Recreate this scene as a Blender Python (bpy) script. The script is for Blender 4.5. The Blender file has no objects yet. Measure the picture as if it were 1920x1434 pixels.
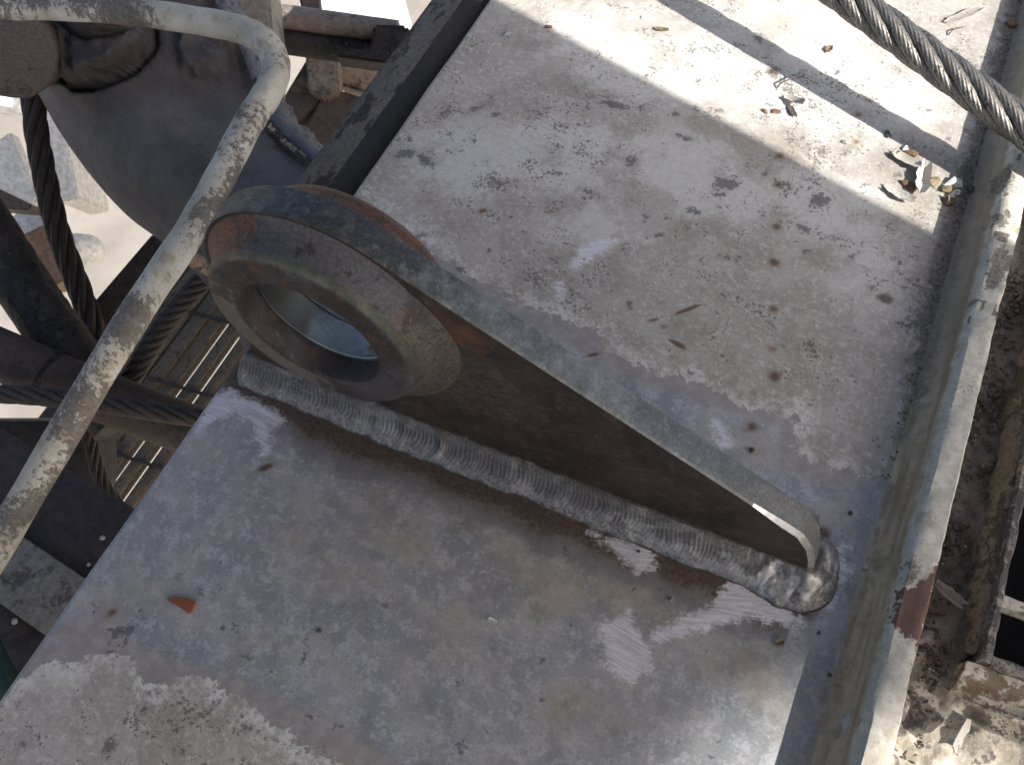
import bpy, bmesh, math, random
import numpy as np
from mathutils import Vector, Matrix
random.seed(7); rng = np.random.default_rng(11)
S = bpy.context.scene
COL = S.collection

# ------------------------------------------------------------------ camera
CAM = np.array([0.504790, -0.382757, 0.901717]); FPX = 1750.23
RW = np.array([[0.9099916312, 0.4146220429, -0.0019474546],
               [0.3599183676, -0.7922451875, -0.4927538245],
               [-0.2058494589, 0.4477009318, -0.8701665794]])   # rows: right, down, forward
cd = bpy.data.cameras.new('camera'); cam = bpy.data.objects.new('camera', cd); COL.objects.link(cam)
M = Matrix.Identity(4)
for i in range(3):
    M[i][0] = RW[0][i]; M[i][1] = -RW[1][i]; M[i][2] = -RW[2][i]; M[i][3] = CAM[i]
cam.matrix_world = M
cd.sensor_width = 36; cd.lens = FPX/1920*36; cd.clip_start = .02; cd.clip_end = 200
cd.dof.use_dof = True; cd.dof.focus_distance = 1.08; cd.dof.aperture_fstop = 15
S.camera = cam
# ------------------------------------------------------------------ sky, sun, exposure
SUN_EL, SUN_AZ = math.radians(37), math.radians(-14)       # azimuth measured from +x towards +y
SUNV = np.array([math.cos(SUN_EL)*math.cos(SUN_AZ), math.cos(SUN_EL)*math.sin(SUN_AZ), math.sin(SUN_EL)])
w = bpy.data.worlds.new('World'); S.world = w; w.use_nodes = True
wn = w.node_tree; sky = wn.nodes.new('ShaderNodeTexSky'); sky.sky_type = 'NISHITA'; sky.sun_disc = False
sky.sun_elevation = SUN_EL; sky.sun_rotation = math.radians(90)-SUN_AZ
sky.dust_density = 4.5; sky.ozone_density = .7; sky.air_density = .8
wn.links.new(sky.outputs[0], wn.nodes['Background'].inputs[0]); wn.nodes['Background'].inputs[1].default_value = .112
sl = bpy.data.lights.new('sun', 'SUN'); sun = bpy.data.objects.new('sun', sl); COL.objects.link(sun)
sl.energy = 5.0; sl.angle = math.radians(.55); sl.color = (1, .95, .87)
sun.location = (3, -1, 3)
sun.rotation_euler = Vector(-SUNV).to_track_quat('-Z', 'Y').to_euler()
S.view_settings.view_transform = 'Standard'; S.view_settings.look = 'None'
S.view_settings.exposure = 1.0; S.view_settings.gamma = 1

# ------------------------------------------------------------------ helpers
def Zp(px, py, z=0.):                 # point of the place seen at a pixel of the photo, at height z
    d = RW.T @ np.array([(px-960)/FPX, (py-717)/FPX, 1.]); return CAM + d*((z-CAM[2])/d[2])
def Dp(px, py, t):                    # same at depth t in front of the camera
    d = RW.T @ np.array([(px-960)/FPX, (py-717)/FPX, 1.]); return CAM + d*t
def tag(o, label=None, cat=None, group=None, kind=None):
    for k, v in (('label', label), ('category', cat), ('group', group), ('kind', kind)):
        if v: o[k] = v
    return o
def empty(name, loc, label, cat, group=None):
    o = bpy.data.objects.new(name, None); o.empty_display_size = .05; COL.objects.link(o); o.location = [float(c) for c in loc]
    return tag(o, label, cat, group)
def mesh(name, V, F, mats, parent=None, smooth=True, fm=None, attrs=None, sharp=None):
    me = bpy.data.meshes.new(name); me.from_pydata([tuple(map(float, v)) for v in V], [], [tuple(map(int, f)) for f in F])
    if not isinstance(mats, (list, tuple)): mats = [mats]
    for m in mats: me.materials.append(m)
    if fm is not None: me.polygons.foreach_set('material_index', np.asarray(fm, dtype=np.int32))
    for k, v in (attrs or {}).items():
        a = me.attributes.new(k, 'FLOAT', 'POINT'); a.data.foreach_set('value', np.asarray(v, dtype=np.float32))
    me.update()
    me.polygons.foreach_set('use_smooth', [smooth]*len(me.polygons))
    if sharp: me.set_sharp_from_angle(angle=math.radians(sharp))
    o = bpy.data.objects.new(name, me); COL.objects.link(o)
    if parent is not None:
        o.parent = parent; wl = Vector(parent.location); pp = parent.parent
        while pp is not None: wl += Vector(pp.location); pp = pp.parent
        o.location = -wl
    return o
def from_bm(name, bm, mats, parent=None, smooth=True, sharp=35):
    bmesh.ops.recalc_face_normals(bm, faces=bm.faces[:])
    V = [v.co.copy() for v in bm.verts]; bm.verts.index_update()
    F = [[v.index for v in f.verts] for f in bm.faces]; fm = [f.material_index for f in bm.faces]; bm.free()
    return mesh(name, V, F, mats, parent, smooth, fm, sharp=sharp)
def unit(v): v = np.asarray(v, float); return v/np.linalg.norm(v)
def boxb(bm, c, ax, ay, az, bev=0.003, seg=2, mi=0):
    """bevelled box, centre c, full-extent axis vectors"""
    c, ax, ay, az = [np.asarray(q, float) for q in (c, ax, ay, az)]
    vs = [bm.verts.new(c + ax*i*.5 + ay*j*.5 + az*k*.5) for i in (-1, 1) for j in (-1, 1) for k in (-1, 1)]
    fs = [bm.faces.new([vs[i] for i in q]) for q in ((0,1,3,2),(4,6,7,5),(0,4,5,1),(2,3,7,6),(0,2,6,4),(1,5,7,3))]
    for f in fs: f.material_index = mi
    bmesh.ops.recalc_face_normals(bm, faces=fs)
    if bev > 0:
        es = list({e for f in fs for e in f.edges})
        bmesh.ops.bevel(bm, geom=es, offset=bev, segments=seg, affect='EDGES', profile=.6)
def box(name, c, ax, ay, az, mat, parent=None, bev=.003):
    bm = bmesh.new(); boxb(bm, c, ax, ay, az, bev); return from_bm(name, bm, mat, parent)
def smooth_path(P, n):
    P = np.asarray(P, float); Q = np.vstack([2*P[0]-P[1], P, 2*P[-1]-P[-2]]); out = []
    for i in range(1, len(Q)-2):
        for k in range(n):
            t = k/n; a, b, c, d = Q[i-1:i+3]
            out.append(.5*((2*b)+(c-a)*t+(2*a-5*b+4*c-d)*t*t+(3*b-a-3*c+d)*t**3))
    out.append(P[-1]); return np.array(out)
def frames(P):
    T = np.gradient(P, axis=0); T /= np.linalg.norm(T, axis=1)[:, None]
    n = np.cross(T[0], [0, 0, 1.]);
    if np.linalg.norm(n) < 1e-3: n = np.cross(T[0], [1., 0, 0])
    n = unit(n); N = [n]
    for i in range(1, len(P)):
        n = N[-1]-T[i]*np.dot(N[-1], T[i]); N.append(unit(n))
    N = np.array(N); B = np.cross(T, N); return T, N, B
def tube(name, P, r, mat, parent=None, seg=20, lobes=0, lobe_amp=0., twist=0., caps=True, rough=0., sm=True):
    P = np.asarray(P, float); T, N, B = frames(P); n = len(P); r = np.broadcast_to(np.asarray(r, float), (n,))
    s = np.r_[0, np.cumsum(np.linalg.norm(np.diff(P, axis=0), axis=1))]
    th = np.linspace(0, 2*np.pi, seg, endpoint=False); V = []
    for i in range(n):
        rr = r[i]*(1 + (lobe_amp*(np.abs(np.cos(lobes*.5*(th+twist*s[i])))-.6) if lobes else 0) + rough*rng.normal(size=seg))
        V.append(P[i] + (rr*np.cos(th))[:, None]*N[i] + (rr*np.sin(th))[:, None]*B[i])
    V = np.concatenate(V); F = []
    for i in range(n-1):
        for k in range(seg):
            k2 = (k+1) % seg; F.append((i*seg+k, i*seg+k2, (i+1)*seg+k2, (i+1)*seg+k))
    if caps: F.append(tuple(range(seg-1, -1, -1))); F.append(tuple((n-1)*seg+k for k in range(seg)))
    return mesh(name, V, F, mat, parent, sm, sharp=60 if not lobes else None)
# value noise for geometry
def vnoise(x, y, seed=0):
    xi = np.floor(x).astype(int); yi = np.floor(y).astype(int); xf = x-xi; yf = y-yi
    h = lambda a, b: (np.sin(a*127.1+b*311.7+seed*74.7)*43758.5453) % 1.0
    u = xf*xf*(3-2*xf); v = yf*yf*(3-2*yf)
    return (h(xi, yi)*(1-u)+h(xi+1, yi)*u)*(1-v)+(h(xi, yi+1)*(1-u)+h(xi+1, yi+1)*u)*v
def fbm(x, y, oct=4, seed=0):
    a, s = .5, 0
    for o in range(oct): s = s+a*vnoise(x*2**o, y*2**o, seed+o); a *= .5
    return s
def sdf(X, Y, poly):
    """signed distance to polygon, positive inside"""
    P = np.asarray(poly, float)[:, :2]; d = np.full(X.shape, 1e9); ins = np.zeros(X.shape, bool)
    for i in range(len(P)):
        a, b = P[i], P[(i+1) % len(P)]; e = b-a; wx, wy = X-a[0], Y-a[1]
        t = np.clip((wx*e[0]+wy*e[1])/max(e@e, 1e-12), 0, 1)
        d = np.minimum(d, (wx-e[0]*t)**2+(wy-e[1]*t)**2)
        c = ((a[1] > Y) != (b[1] > Y)) & (X < (b[0]-a[0])*(Y-a[1])/((b[1]-a[1]) if b[1] != a[1] else 1e-12)+a[0]); ins ^= c
    return np.where(ins, 1, -1)*np.sqrt(d)

# ------------------------------------------------------------------ node material builder
class G:
    def __init__(s, name):
        s.m = bpy.data.materials.new(name); s.m.use_nodes = True; s.t = s.m.node_tree; s.n = s.t.nodes; s.l = s.t.links
        s.bsdf = s.n['Principled BSDF']; s.co = s.n.new('ShaderNodeTexCoord').outputs['Object']
    def put(s, inp, v):
        if isinstance(v, (int, float)): inp.default_value = v
        elif isinstance(v, tuple): inp.default_value = (*v, 1) if len(v) == 3 and inp.type == 'RGBA' else v
        else: s.l.new(v, inp)
    def math(s, op, a, b=None, c=None, clamp=False):
        n = s.n.new('ShaderNodeMath'); n.operation = op; n.use_clamp = clamp
        for i, v in enumerate((a, b, c)):
            if v is not None: s.put(n.inputs[i], v)
        return n.outputs[0]
    def add(s, a, b): return s.math('ADD', a, b)
    def sub(s, a, b): return s.math('SUBTRACT', a, b)
    def mul(s, a, b): return s.math('MULTIPLY', a, b)
    def mx(s, a, b): return s.math('MAXIMUM', a, b)
    def mn(s, a, b): return s.math('MINIMUM', a, b)
    def inv(s, a): return s.math('SUBTRACT', 1., a, clamp=True)
    def step(s, v, a, b, t0=0., t1=1.):
        n = s.n.new('ShaderNodeMapRange'); n.interpolation_type = 'SMOOTHSTEP'; s.put(n.inputs[0], v)
        if a > b: a, b, t0, t1 = b, a, t1, t0
        for i, x in enumerate((a, b, t0, t1)): n.inputs[i+1].default_value = x
        return n.outputs[0]
    def noise(s, scale, detail=4, rough=.6, stretch=None, rot=None, off=0., dist=0.):
        v = s.co
        if stretch or rot or off:
            mp = s.n.new('ShaderNodeMapping'); s.l.new(v, mp.inputs[0]); mp.inputs['Scale'].default_value = stretch or (1, 1, 1)
            mp.inputs['Location'].default_value = (off, off*.7, off*.3)
            if rot:
                m0 = s.n.new('ShaderNodeMapping'); s.l.new(v, m0.inputs[0]); m0.inputs['Rotation'].default_value = rot
                s.l.new(m0.outputs[0], mp.inputs[0])
            v = mp.outputs[0]
        n = s.n.new('ShaderNodeTexNoise'); s.l.new(v, n.inputs['Vector']); n.inputs['Scale'].default_value = scale
        n.inputs['Detail'].default_value = detail; n.inputs['Roughness'].default_value = rough; n.inputs['Distortion'].default_value = dist
        return n.outputs['Fac']
    def vor(s, scale, feature='F1', out='Distance'):
        n = s.n.new('ShaderNodeTexVoronoi'); n.feature = feature; s.l.new(s.co, n.inputs['Vector']); n.inputs['Scale'].default_value = scale
        return n.outputs[out]
    def xyz(s):
        n = s.n.new('ShaderNodeSeparateXYZ'); s.l.new(s.co, n.inputs[0]); return n.outputs
    def attr(s, name):
        n = s.n.new('ShaderNodeAttribute'); n.attribute_name = name; return n.outputs['Fac']
    def mix(s, f, a, b, mode='MIX'):
        n = s.n.new('ShaderNodeMix'); n.data_type = 'RGBA'; n.blend_type = mode; s.put(n.inputs[0], f); s.put(n.inputs[6], a); s.put(n.inputs[7], b); return n.outputs[2]
    def lerp(s, f, a, b):
        n = s.n.new('ShaderNodeMix'); n.data_type = 'FLOAT'; s.put(n.inputs[0], f); s.put(n.inputs[2], a); s.put(n.inputs[3], b); return n.outputs[0]
    def bump(s, h, dist=.001, strength=1., prev=None):
        n = s.n.new('ShaderNodeBump'); n.inputs['Distance'].default_value = dist; n.inputs['Strength'].default_value = strength
        s.l.new(h, n.inputs['Height'])
        if prev is not None: s.l.new(prev, n.inputs['Normal'])
        return n.outputs[0]
    def out(s, col, rough=.6, metal=0., normal=None, spec=.5):
        s.put(s.bsdf.inputs['Base Color'], col); s.put(s.bsdf.inputs['Roughness'], rough); s.put(s.bsdf.inputs['Metallic'], metal)
        s.bsdf.inputs['Specular IOR Level'].default_value = spec
        if normal is not None: s.l.new(normal, s.bsdf.inputs['Normal'])
        return s.m
def worn(name, c1, c2, dark=(.03, .026, .024), dark_amt=.5, rust=None, rust_amt=.5, scale=30, rough=.6, metal=0., bump=.0006, streak=None, off=0., edge=.03):
    """weathered metal: two tones, dark flaked patches, optional rust"""
    g = G(name); a = g.noise(scale*.5, 5, .6, off=off); b = g.noise(scale*2, 6, .65, off=off+3); c = g.noise(scale*9, 4, .7, off=off+5); d = g.noise(scale*3.3, 7, .7, off=off+9, stretch=streak)
    col = g.mix(g.step(a, .35, .65), c1, c2)
    col = g.mix(.55, col, g.mix(g.step(c, .3, .7), tuple(x*.65 for x in c1), tuple(min(1, x*1.35) for x in c2)))
    if rust: col = g.mix(g.step(g.add(b, g.mul(g.sub(c, .5), .25)), 1-rust_amt-.05, 1-rust_amt+.08), col, g.mix(c, rust, tuple(x*.5 for x in rust)))
    mk = g.step(g.add(g.mul(a, .45), g.mul(d, .55)), 1-dark_amt-edge, 1-dark_amt+edge)
    col = g.mix(mk, col, g.mix(c, dark, tuple(x*2.2 for x in dark)))
    h = g.add(g.mul(c, .4), g.mul(g.inv(mk), .6))
    return g.out(col, g.lerp(c, rough-.12, rough+.15), metal, g.bump(h, bump))

# ------------------------------------------------------------------ the plate
def plate_material():
    g = G('ground_steel_and_old_paint'); x, y, z = g.xyz()
    n0 = g.noise(7, 3, .5); n1 = g.noise(20, 5, .6, off=2); n2 = g.noise(65, 5, .62, off=4); n3 = g.noise(230, 5, .65, off=7); n4 = g.noise(800, 3, .7, off=1)
    ctr = lambda n, k: g.mul(g.sub(n, .5), k)
    # old paint
    ps = g.add(g.add(g.attr('paint'), g.add(ctr(n2, .036), ctr(n1, .036))), ctr(n3, .020)); paint = g.step(ps, -.0008, .0008)
    wh = g.step(g.add(g.attr('white'), g.add(ctr(n1, .10), ctr(n3, .05))), -.03, .04)
    n5 = g.noise(130, 6, .72, off=14); n6 = g.noise(36, 6, .7, off=21)
    pc = g.mix(g.step(g.add(g.mul(n1, .5), g.mul(n6, .5)), .38, .60), (.315, .293, .262), (.435, .415, .385))
    pc = g.mix(g.mul(wh, .8), pc, (.575, .575, .545))
    pc = g.mix(g.mul(g.step(g.add(n5, g.mul(wh, .07)), .50, .66), .75), pc, (.60, .615, .60))
    pc = g.mix(g.mul(g.step(g.noise(11, 6, .7, off=51), .50, .62), .45), pc, (.255, .225, .19))
    pc = g.mix(g.mul(g.mul(g.step(n5, .45, .34), g.step(n0, .42, .60)), .45), pc, (.235, .205, .18))
    pc = g.mix(g.mul(g.step(n4, .40, .75), .5), pc, (.25, .225, .205))
    brush = g.noise(60, 6, .7, stretch=(1, 9, 1), rot=(0, 0, .35), off=3)
    pc = g.mix(g.mul(g.step(brush, .54, .70), .40), pc, (.60, .59, .57))
    # speckle dirt
    dn = g.add(g.mul(n3, .50), g.mul(n6, .50))
    spk = g.step(g.add(g.add(dn, g.mul(g.sub(n0, .5), .22)), g.mul(g.noise(480, 3, .6, off=8), .25)), .675, .735)
    pc = g.mix(g.mul(spk, .8), pc, (.095, .08, .07))
    smud = g.step(g.add(g.mul(n1, .55), g.mul(n5, .45)), .565, .68); pc = g.mix(g.mul(smud, .45), pc, (.20, .175, .155))
    rimw = g.mul(g.mul(paint, g.step(n6, .40, .56)), g.step(g.add(ps, ctr(n2, .04)), .032, .0)); pc = g.mix(g.mul(rimw, g.step(n5, .36, .54)), pc, (.58, .585, .56))
    # bare, ground metal
    n5b = g.noise(310, 5, .8, off=33)
    bc = g.mix(g.step(n1, .35, .65), (.265, .285, .312), (.375, .378, .38))
    bc = g.mix(g.mul(g.step(g.add(g.mul(n2, .6), g.mul(n3, .4)), .48, .60), .75), bc, (.485, .498, .545))
    bc = g.mix(g.mul(g.step(n5b, .53, .67), .6), bc, (.165, .163, .16))
    bc = g.mix(g.mul(g.step(n5b, .46, .32), .45), bc, (.52, .515, .505))
    bc = g.mix(g.mul(g.step(g.noise(26, 6, .7, off=41), .52, .66), .5), bc, (.20, .195, .185))
    wm = g.mul(g.step(g.add(g.attr('warm'), g.add(ctr(n1, .16), ctr(n2, .10))), -.03, .05), g.step(n3, .3, .62)); bc = g.mix(g.mul(wm, .5), bc, (.34, .285, .19))
    # heat tint beside the weld (h = metres from weld toe)
    h = g.add(g.attr('toe_distance'), g.add(ctr(n1, .045), ctr(n3, .012)))
    bc = g.mix(g.mul(g.step(h, .070, .036), .55), bc, (.19, .15, .115))
    bc = g.mix(g.mul(g.mul(g.step(h, .030, .040), g.step(h, .060, .046)), .55), bc, (.17, .18, .215))
    bc = g.mix(g.mul(g.step(h, .046, .020), .92), bc, g.mix(g.step(n3, .35, .65), (.052, .036, .030), (.115, .082, .066)))
    # sanded paint margin
    ms = g.add(g.add(g.attr('primer'), ctr(n2, .02)), ctr(n3, .008)); pk = g.step(ms, -.004, .004)
    prc = g.mix(g.step(n2, .35, .65), (.31, .275, .265), (.385, .36, .35)); prc = g.mix(g.mul(g.step(n4, .5, .7), .4), prc, (.24, .20, .195))
    bc = g.mix(g.mul(pk, .85), bc, prc)
    col = g.mix(paint, bc, pc)
    # grinder scratches
    st = g.noise(520, 4, .75, stretch=(.045, 1, 1), rot=(0, 0, .12), off=6)
    st2 = g.noise(700, 4, .75, stretch=(.06, 1, 1), rot=(0, 0, -.30), off=46); st = g.lerp(g.step(g.noise(9, 2, .5, off=90), .44, .56), st, st2)
    sc = g.step(g.add(g.attr('scratch'), g.add(ctr(st, .012), g.add(ctr(n2, .024), ctr(n3, .020)))), -.006, .004)
    scc = g.mix(g.step(st, .40, .60), (.48, .48, .53), (.72, .72, .79)); col = g.mix(sc, col, scc)
    # black tar marks, rust spots
    tr = g.step(g.add(g.attr('tar'), g.add(ctr(n2, .034), g.add(ctr(n5, .060), ctr(n3, .03)))), -.003, .004); col = g.mix(g.mul(tr, .8), col, g.mix(n3, (.035, .035, .04), (.16, .155, .155)))
    rs = g.step(g.add(g.attr('rust'), g.add(ctr(n3, .012), ctr(n2, .006))), -.006, .004); col = g.mix(g.mul(rs, .85), col, g.mix(g.step(g.attr('rust'), -.002, .003), (.27, .17, .09), (.075, .045, .03)))
    # dirt drift along the kerb
    gd = g.add(g.attr('grime'), g.add(ctr(n2, .05), ctr(n3, .03))); gm = g.step(gd, -.008, .010)
    col = g.mix(g.mul(gm, .9), col, g.mix(g.step(n3, .42, .58), (.075, .062, .055), (.21, .185, .155)))
    ol = g.mul(g.step(g.add(x, ctr(n2, .03)), .688, .706), g.step(y, .45, .2)); sy = g.noise(90, 5, .65, stretch=(1, .06, 1), off=12)
    col = g.mix(g.mul(ol, .6), col, g.mix(g.step(sy, .40, .60), (.27, .21, .13), (.44, .395, .32)))
    # bump
    hgt = g.add(g.mul(paint, .55), g.add(g.mul(n3, .35), g.mul(n4, .35))); hgt = g.add(hgt, g.add(g.mul(gm, g.mul(n3, 1.6)), g.mul(tr, .3)))
    hgt = g.add(hgt, g.mul(sc, g.mul(st, .5)))
    bare = g.inv(paint)
    ro = g.lerp(bare, .62, g.lerp(n3, .38, .58)); ro = g.lerp(sc, ro, .36); ro = g.lerp(gm, ro, .9)
    me = g.mul(g.mul(bare, g.inv(gm)), .28)
    return g.out(col, ro, me, g.bump(hgt, .0009))

XW, Y0, Y1 = .728, -.75, 1.25
nx, ny = 210, 520
gx = np.linspace(0, XW, nx); gy = np.linspace(Y0, Y1, ny); X, Y = np.meshgrid(gx, gy)
Zs = (fbm(X*5, Y*5, 3, 3)-.45)*.0022
edge_wob = (fbm(Y*9, Y*0+.3, 3, 8)-.45)*.0035*np.exp(-X/.01)
pp = lambda pts, z=0.: [Zp(*q, z)[:2] for q in pts]
def usdf(polys): 
    d = np.full(X.shape, -1.)
    for P in polys: d = np.maximum(d, sdf(X, Y, P))
    return d
def blobs(lst):           # (px,py,rpx along x of photo, aspect, angle deg)
    d = np.full(X.shape, -1.)
    for px, py, r, asp, an in lst:
        c = Zp(px, py)[:2]; rr = np.linalg.norm(Zp(px+r, py)[:2]-c); a = math.radians(an)
        u = (X-c[0])*math.cos(a)+(Y-c[1])*math.sin(a); v = -(X-c[0])*math.sin(a)+(Y-c[1])*math.cos(a)
        d = np.maximum(d, rr-np.sqrt(u*u+(v*asp)**2))
    return d
far_paint = pp([(670, 365), (760, 430), (880, 522), (950, 552), (1050, 592), (1110, 618), (1140, 655), (1210, 690), (1290, 715), (1360, 745), (1410, 768), (1500, 775), (1482, 835), (1530, 872), (1570, 885), (1650, 893), (1760, 900), (1950, 480), (2300, -300), (600, -500), (550, 250)])
low_paint = pp([(-150, 1500), (-60, 1340), (15, 1290), (75, 1240), (205, 1225), (245, 1242), (265, 1268), (310, 1280), (345, 1258), (390, 1265), (455, 1305), (500, 1345), (560, 1385), (640, 1440), (760, 1600), (300, 1900)])
low_prim = pp([(-120, 1460), (20, 1270), (90, 1190), (190, 1120), (235, 1140), (240, 1200), (330, 1238), (430, 1265), (520, 1305), (640, 1362), (740, 1425), (900, 1560), (500, 1800)])
far_prim = pp([(660, 380), (760, 450), (900, 560), (1060, 640), (1150, 700), (1280, 740), (1350, 765), (1470, 800), (1450, 860), (1520, 905), (1620, 915), (1690, 860), (2000, -300), (600, -400)])
scr = [pp(q) for q in (
    [(400, 738), (432, 735), (520, 770), (530, 790), (505, 800), (500, 850), (486, 830), (480, 795), (450, 770), (420, 780), (370, 805)],
    [(1105, 990), (1130, 1010), (1190, 1015), (1228, 1030), (1225, 1060), (1195, 1072), (1170, 1050), (1150, 1030)],
    [(1375, 1090), (1400, 1092), (1512, 1170), (1440, 1165), (1400, 1150), (1230, 1205), (1215, 1195), (1340, 1130)],
    [(1128, 1172), (1180, 1150), (1222, 1245), (1185, 1282), (1140, 1240)],
    [(1572, 1022), (1590, 1024), (1575, 1075), (1558, 1140), (1545, 1138), (1558, 1070)],
    [(1555, 1070), (1598, 1062), (1590, 1085), (1560, 1095)],
    [(1330, 780), (1352, 790), (1378, 845), (1352, 838)],
    [(1615, 1130), (1648, 1125), (1640, 1160), (1618, 1150)],
    [(752, 425), (765, 428), (805, 480), (800, 490), (775, 458)],
    [(1068, 500), (1090, 466), (1135, 447), (1155, 450), (1120, 478), (1075, 506)],
    [(1040, 535), (1052, 532), (1050, 560), (1042, 560)])]
at_paint = np.maximum(sdf(X, Y, far_paint), sdf(X, Y, low_paint))
at_prim = np.maximum(sdf(X, Y, low_prim), sdf(X, Y, far_prim))
at_scr = usdf(scr)
at_tar = blobs([(1150, 197, 26, 3, 10), (760, 288, 24, 2.6, 30), (795, 300, 22, 2.2, -20), (1042, 326, 17, 3, 10), (1362, 344, 24, 1.6, 35), (1350, 365, 14, 2.5, 40), (1535, 378, 22, 1.5, 40), (1510, 430, 8, 1, 0), (1280, 258, 16, 3, 0), (1100, 360, 12, 2, 0), (930, 215, 10, 2, 40), (890, 205, 12, 1.6, 60), (205, 1400, 15, 1.5, 70), (228, 1185, 22, 2.2, 40), (218, 1215, 12, 2.4, 70), (1700, 610, 14, 1, 0), (1820, 560, 9, 1, 0), (1300, 395, 10, 1.5, 0), (1240, 440, 9, 2, 30), (1600, 480, 10, 3, 60), (1185, 300, 8, 1, 0), (1450, 130, 11, 1.3, 0), (1425, 72, 10, 1.2, 0)])
at_tar = np.maximum(at_tar, blobs([(int(x_), int(y_), float(r_), 1.4, float(a_)) for x_, y_, r_, a_ in zip(rng.uniform(700, 1800, 90), rng.uniform(120, 700, 90), rng.uniform(1.5, 5.5, 90), rng.uniform(0, 180, 90))]))
at_tar = np.maximum(at_tar, blobs([(int(x_), int(y_), float(r_), 1.2, float(a_)) for x_, y_, r_, a_ in zip(rng.uniform(0, 1500, 46), rng.uniform(900, 1430, 46), rng.uniform(1., 3.2, 46), rng.uniform(0, 180, 46))])-.0008)
at_rust = blobs([(1462, 293, 8, 1, 0), (1460, 346, 9, 1, 0), (1456, 425, 9, 1, 0), (1452, 492, 10, 1.1, 0), (1450, 580, 8, 1, 0), (1452, 706, 12, 1, 0), (1448, 655, 6, 1, 0), (1448, 135, 10, 1, 0), (1660, 560, 15, 1.4, 0), (1270, 645, 20, 3.6, -10), (1112, 665, 13, 3, 40), (1290, 580, 32, 8, 48), (1225, 600, 10, 3, 40), (498, 876, 16, 2.4, 50), (210, 1148, 10, 1.5, 60), (1150, 740, 10, 3, 60), (905, 395, 8, 1.5, 40), (1610, 215, 6, 1, 0), (1605, 266, 5, 1, 0), (1410, 800, 10, 1, 0)])
at_warm = blobs([(250, 1120, 60, 1.4, 30), (560, 1000, 60, 2, 40), (700, 990, 90, 2, 10), (1000, 1090, 120, 2.5, 0), (1200, 1130, 120, 2.2, 0), (1420, 1260, 110, 2, 0), (820, 1200, 70, 1.6, 40), (1590, 990, 40, .7, 0), (1380, 830, 50, 2, 0), (1100, 1330, 90, 2, 20), (640, 1080, 60, 1.5, 0)])
at_white = blobs([(860, 300, 120, 1.3, 0), (1050, 290, 150, 1.7, 20), (1300, 330, 160, 1.6, 0), (1560, 380, 120, 1.3, 0), (1150, 420, 120, 2, 30), (1500, 120, 260, 1.4, 0), (120, 1270, 60, 2.4, 20), (1200, 100, 200, 1.6, 0), (1640, 520, 70, .8, 0)])
LA = .025; LX = .1474; CU, SU = math.cos(LA), math.sin(LA)      # lug frame: u along, v across (far side +)
HC, T, PR, RH, RO, RI = .1871, .0295, .0331, .1257, .105, .0699; WL = .0279
Uc = (X-LX)*CU+Y*SU; Vc = -(X-LX)*SU+Y*CU
dxn = np.maximum(0, np.maximum(-.16-Uc, Uc-.508)); dvn = np.maximum(0, np.abs(Vc)-T/2-WL*.85)
at_heat = np.hypot(dxn*1.6, dvn)*np.where(Vc > 0, 2.6, 1.0)*np.where(Uc < -.03, 1.0+(-.03-Uc)*9, 1.0)*np.where(Uc > .50, 2.2, 1)
at_grime = np.where(Y > .1, X-.711+np.clip((Y-.08)*.10, 0, .030), X-.730)
pv = np.c_[(X+edge_wob).ravel(), Y.ravel(), Zs.ravel()]
idx = lambda i, j: i*nx+j
pf = [(idx(i, j), idx(i, j+1), idx(i+1, j+1), idx(i+1, j)) for i in range(ny-1) for j in range(nx-1)]
nb = len(pv)                                            # rolled left edge and underside
rim = [pv[i*nx] for i in range(ny)]
pv = np.vstack([pv, np.array([r+np.array([-.0022, 0, -.0025]) for r in rim]), np.array([r+np.array([-.0022, 0, -.017]) for r in rim]), np.array([r+np.array([XW, 0, -.017]) for r in rim])])
for i in range(ny-1):
    pf.append((idx(i, 0), idx(i+1, 0), nb+i+1, nb+i)); pf.append((nb+i, nb+i+1, nb+ny+i+1, nb+ny+i)); pf.append((nb+ny+i, nb+ny+i+1, nb+2*ny+i+1, nb+2*ny+i))
ex = lambda a: np.r_[a.ravel(), np.tile(a[:, 0], 3)]
MAT_PLATE = plate_material()
plate = mesh('deck_plate', pv, pf, MAT_PLATE, attrs=dict(paint=ex(at_paint), primer=ex(at_prim), scratch=ex(at_scr), tar=ex(at_tar), rust=ex(at_rust), warm=ex(at_warm), white=ex(at_white), toe_distance=ex(at_heat), grime=ex(at_grime)))
tag(plate, 'pale worn painted steel deck plate carrying the lifting lug', kind='structure')

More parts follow.
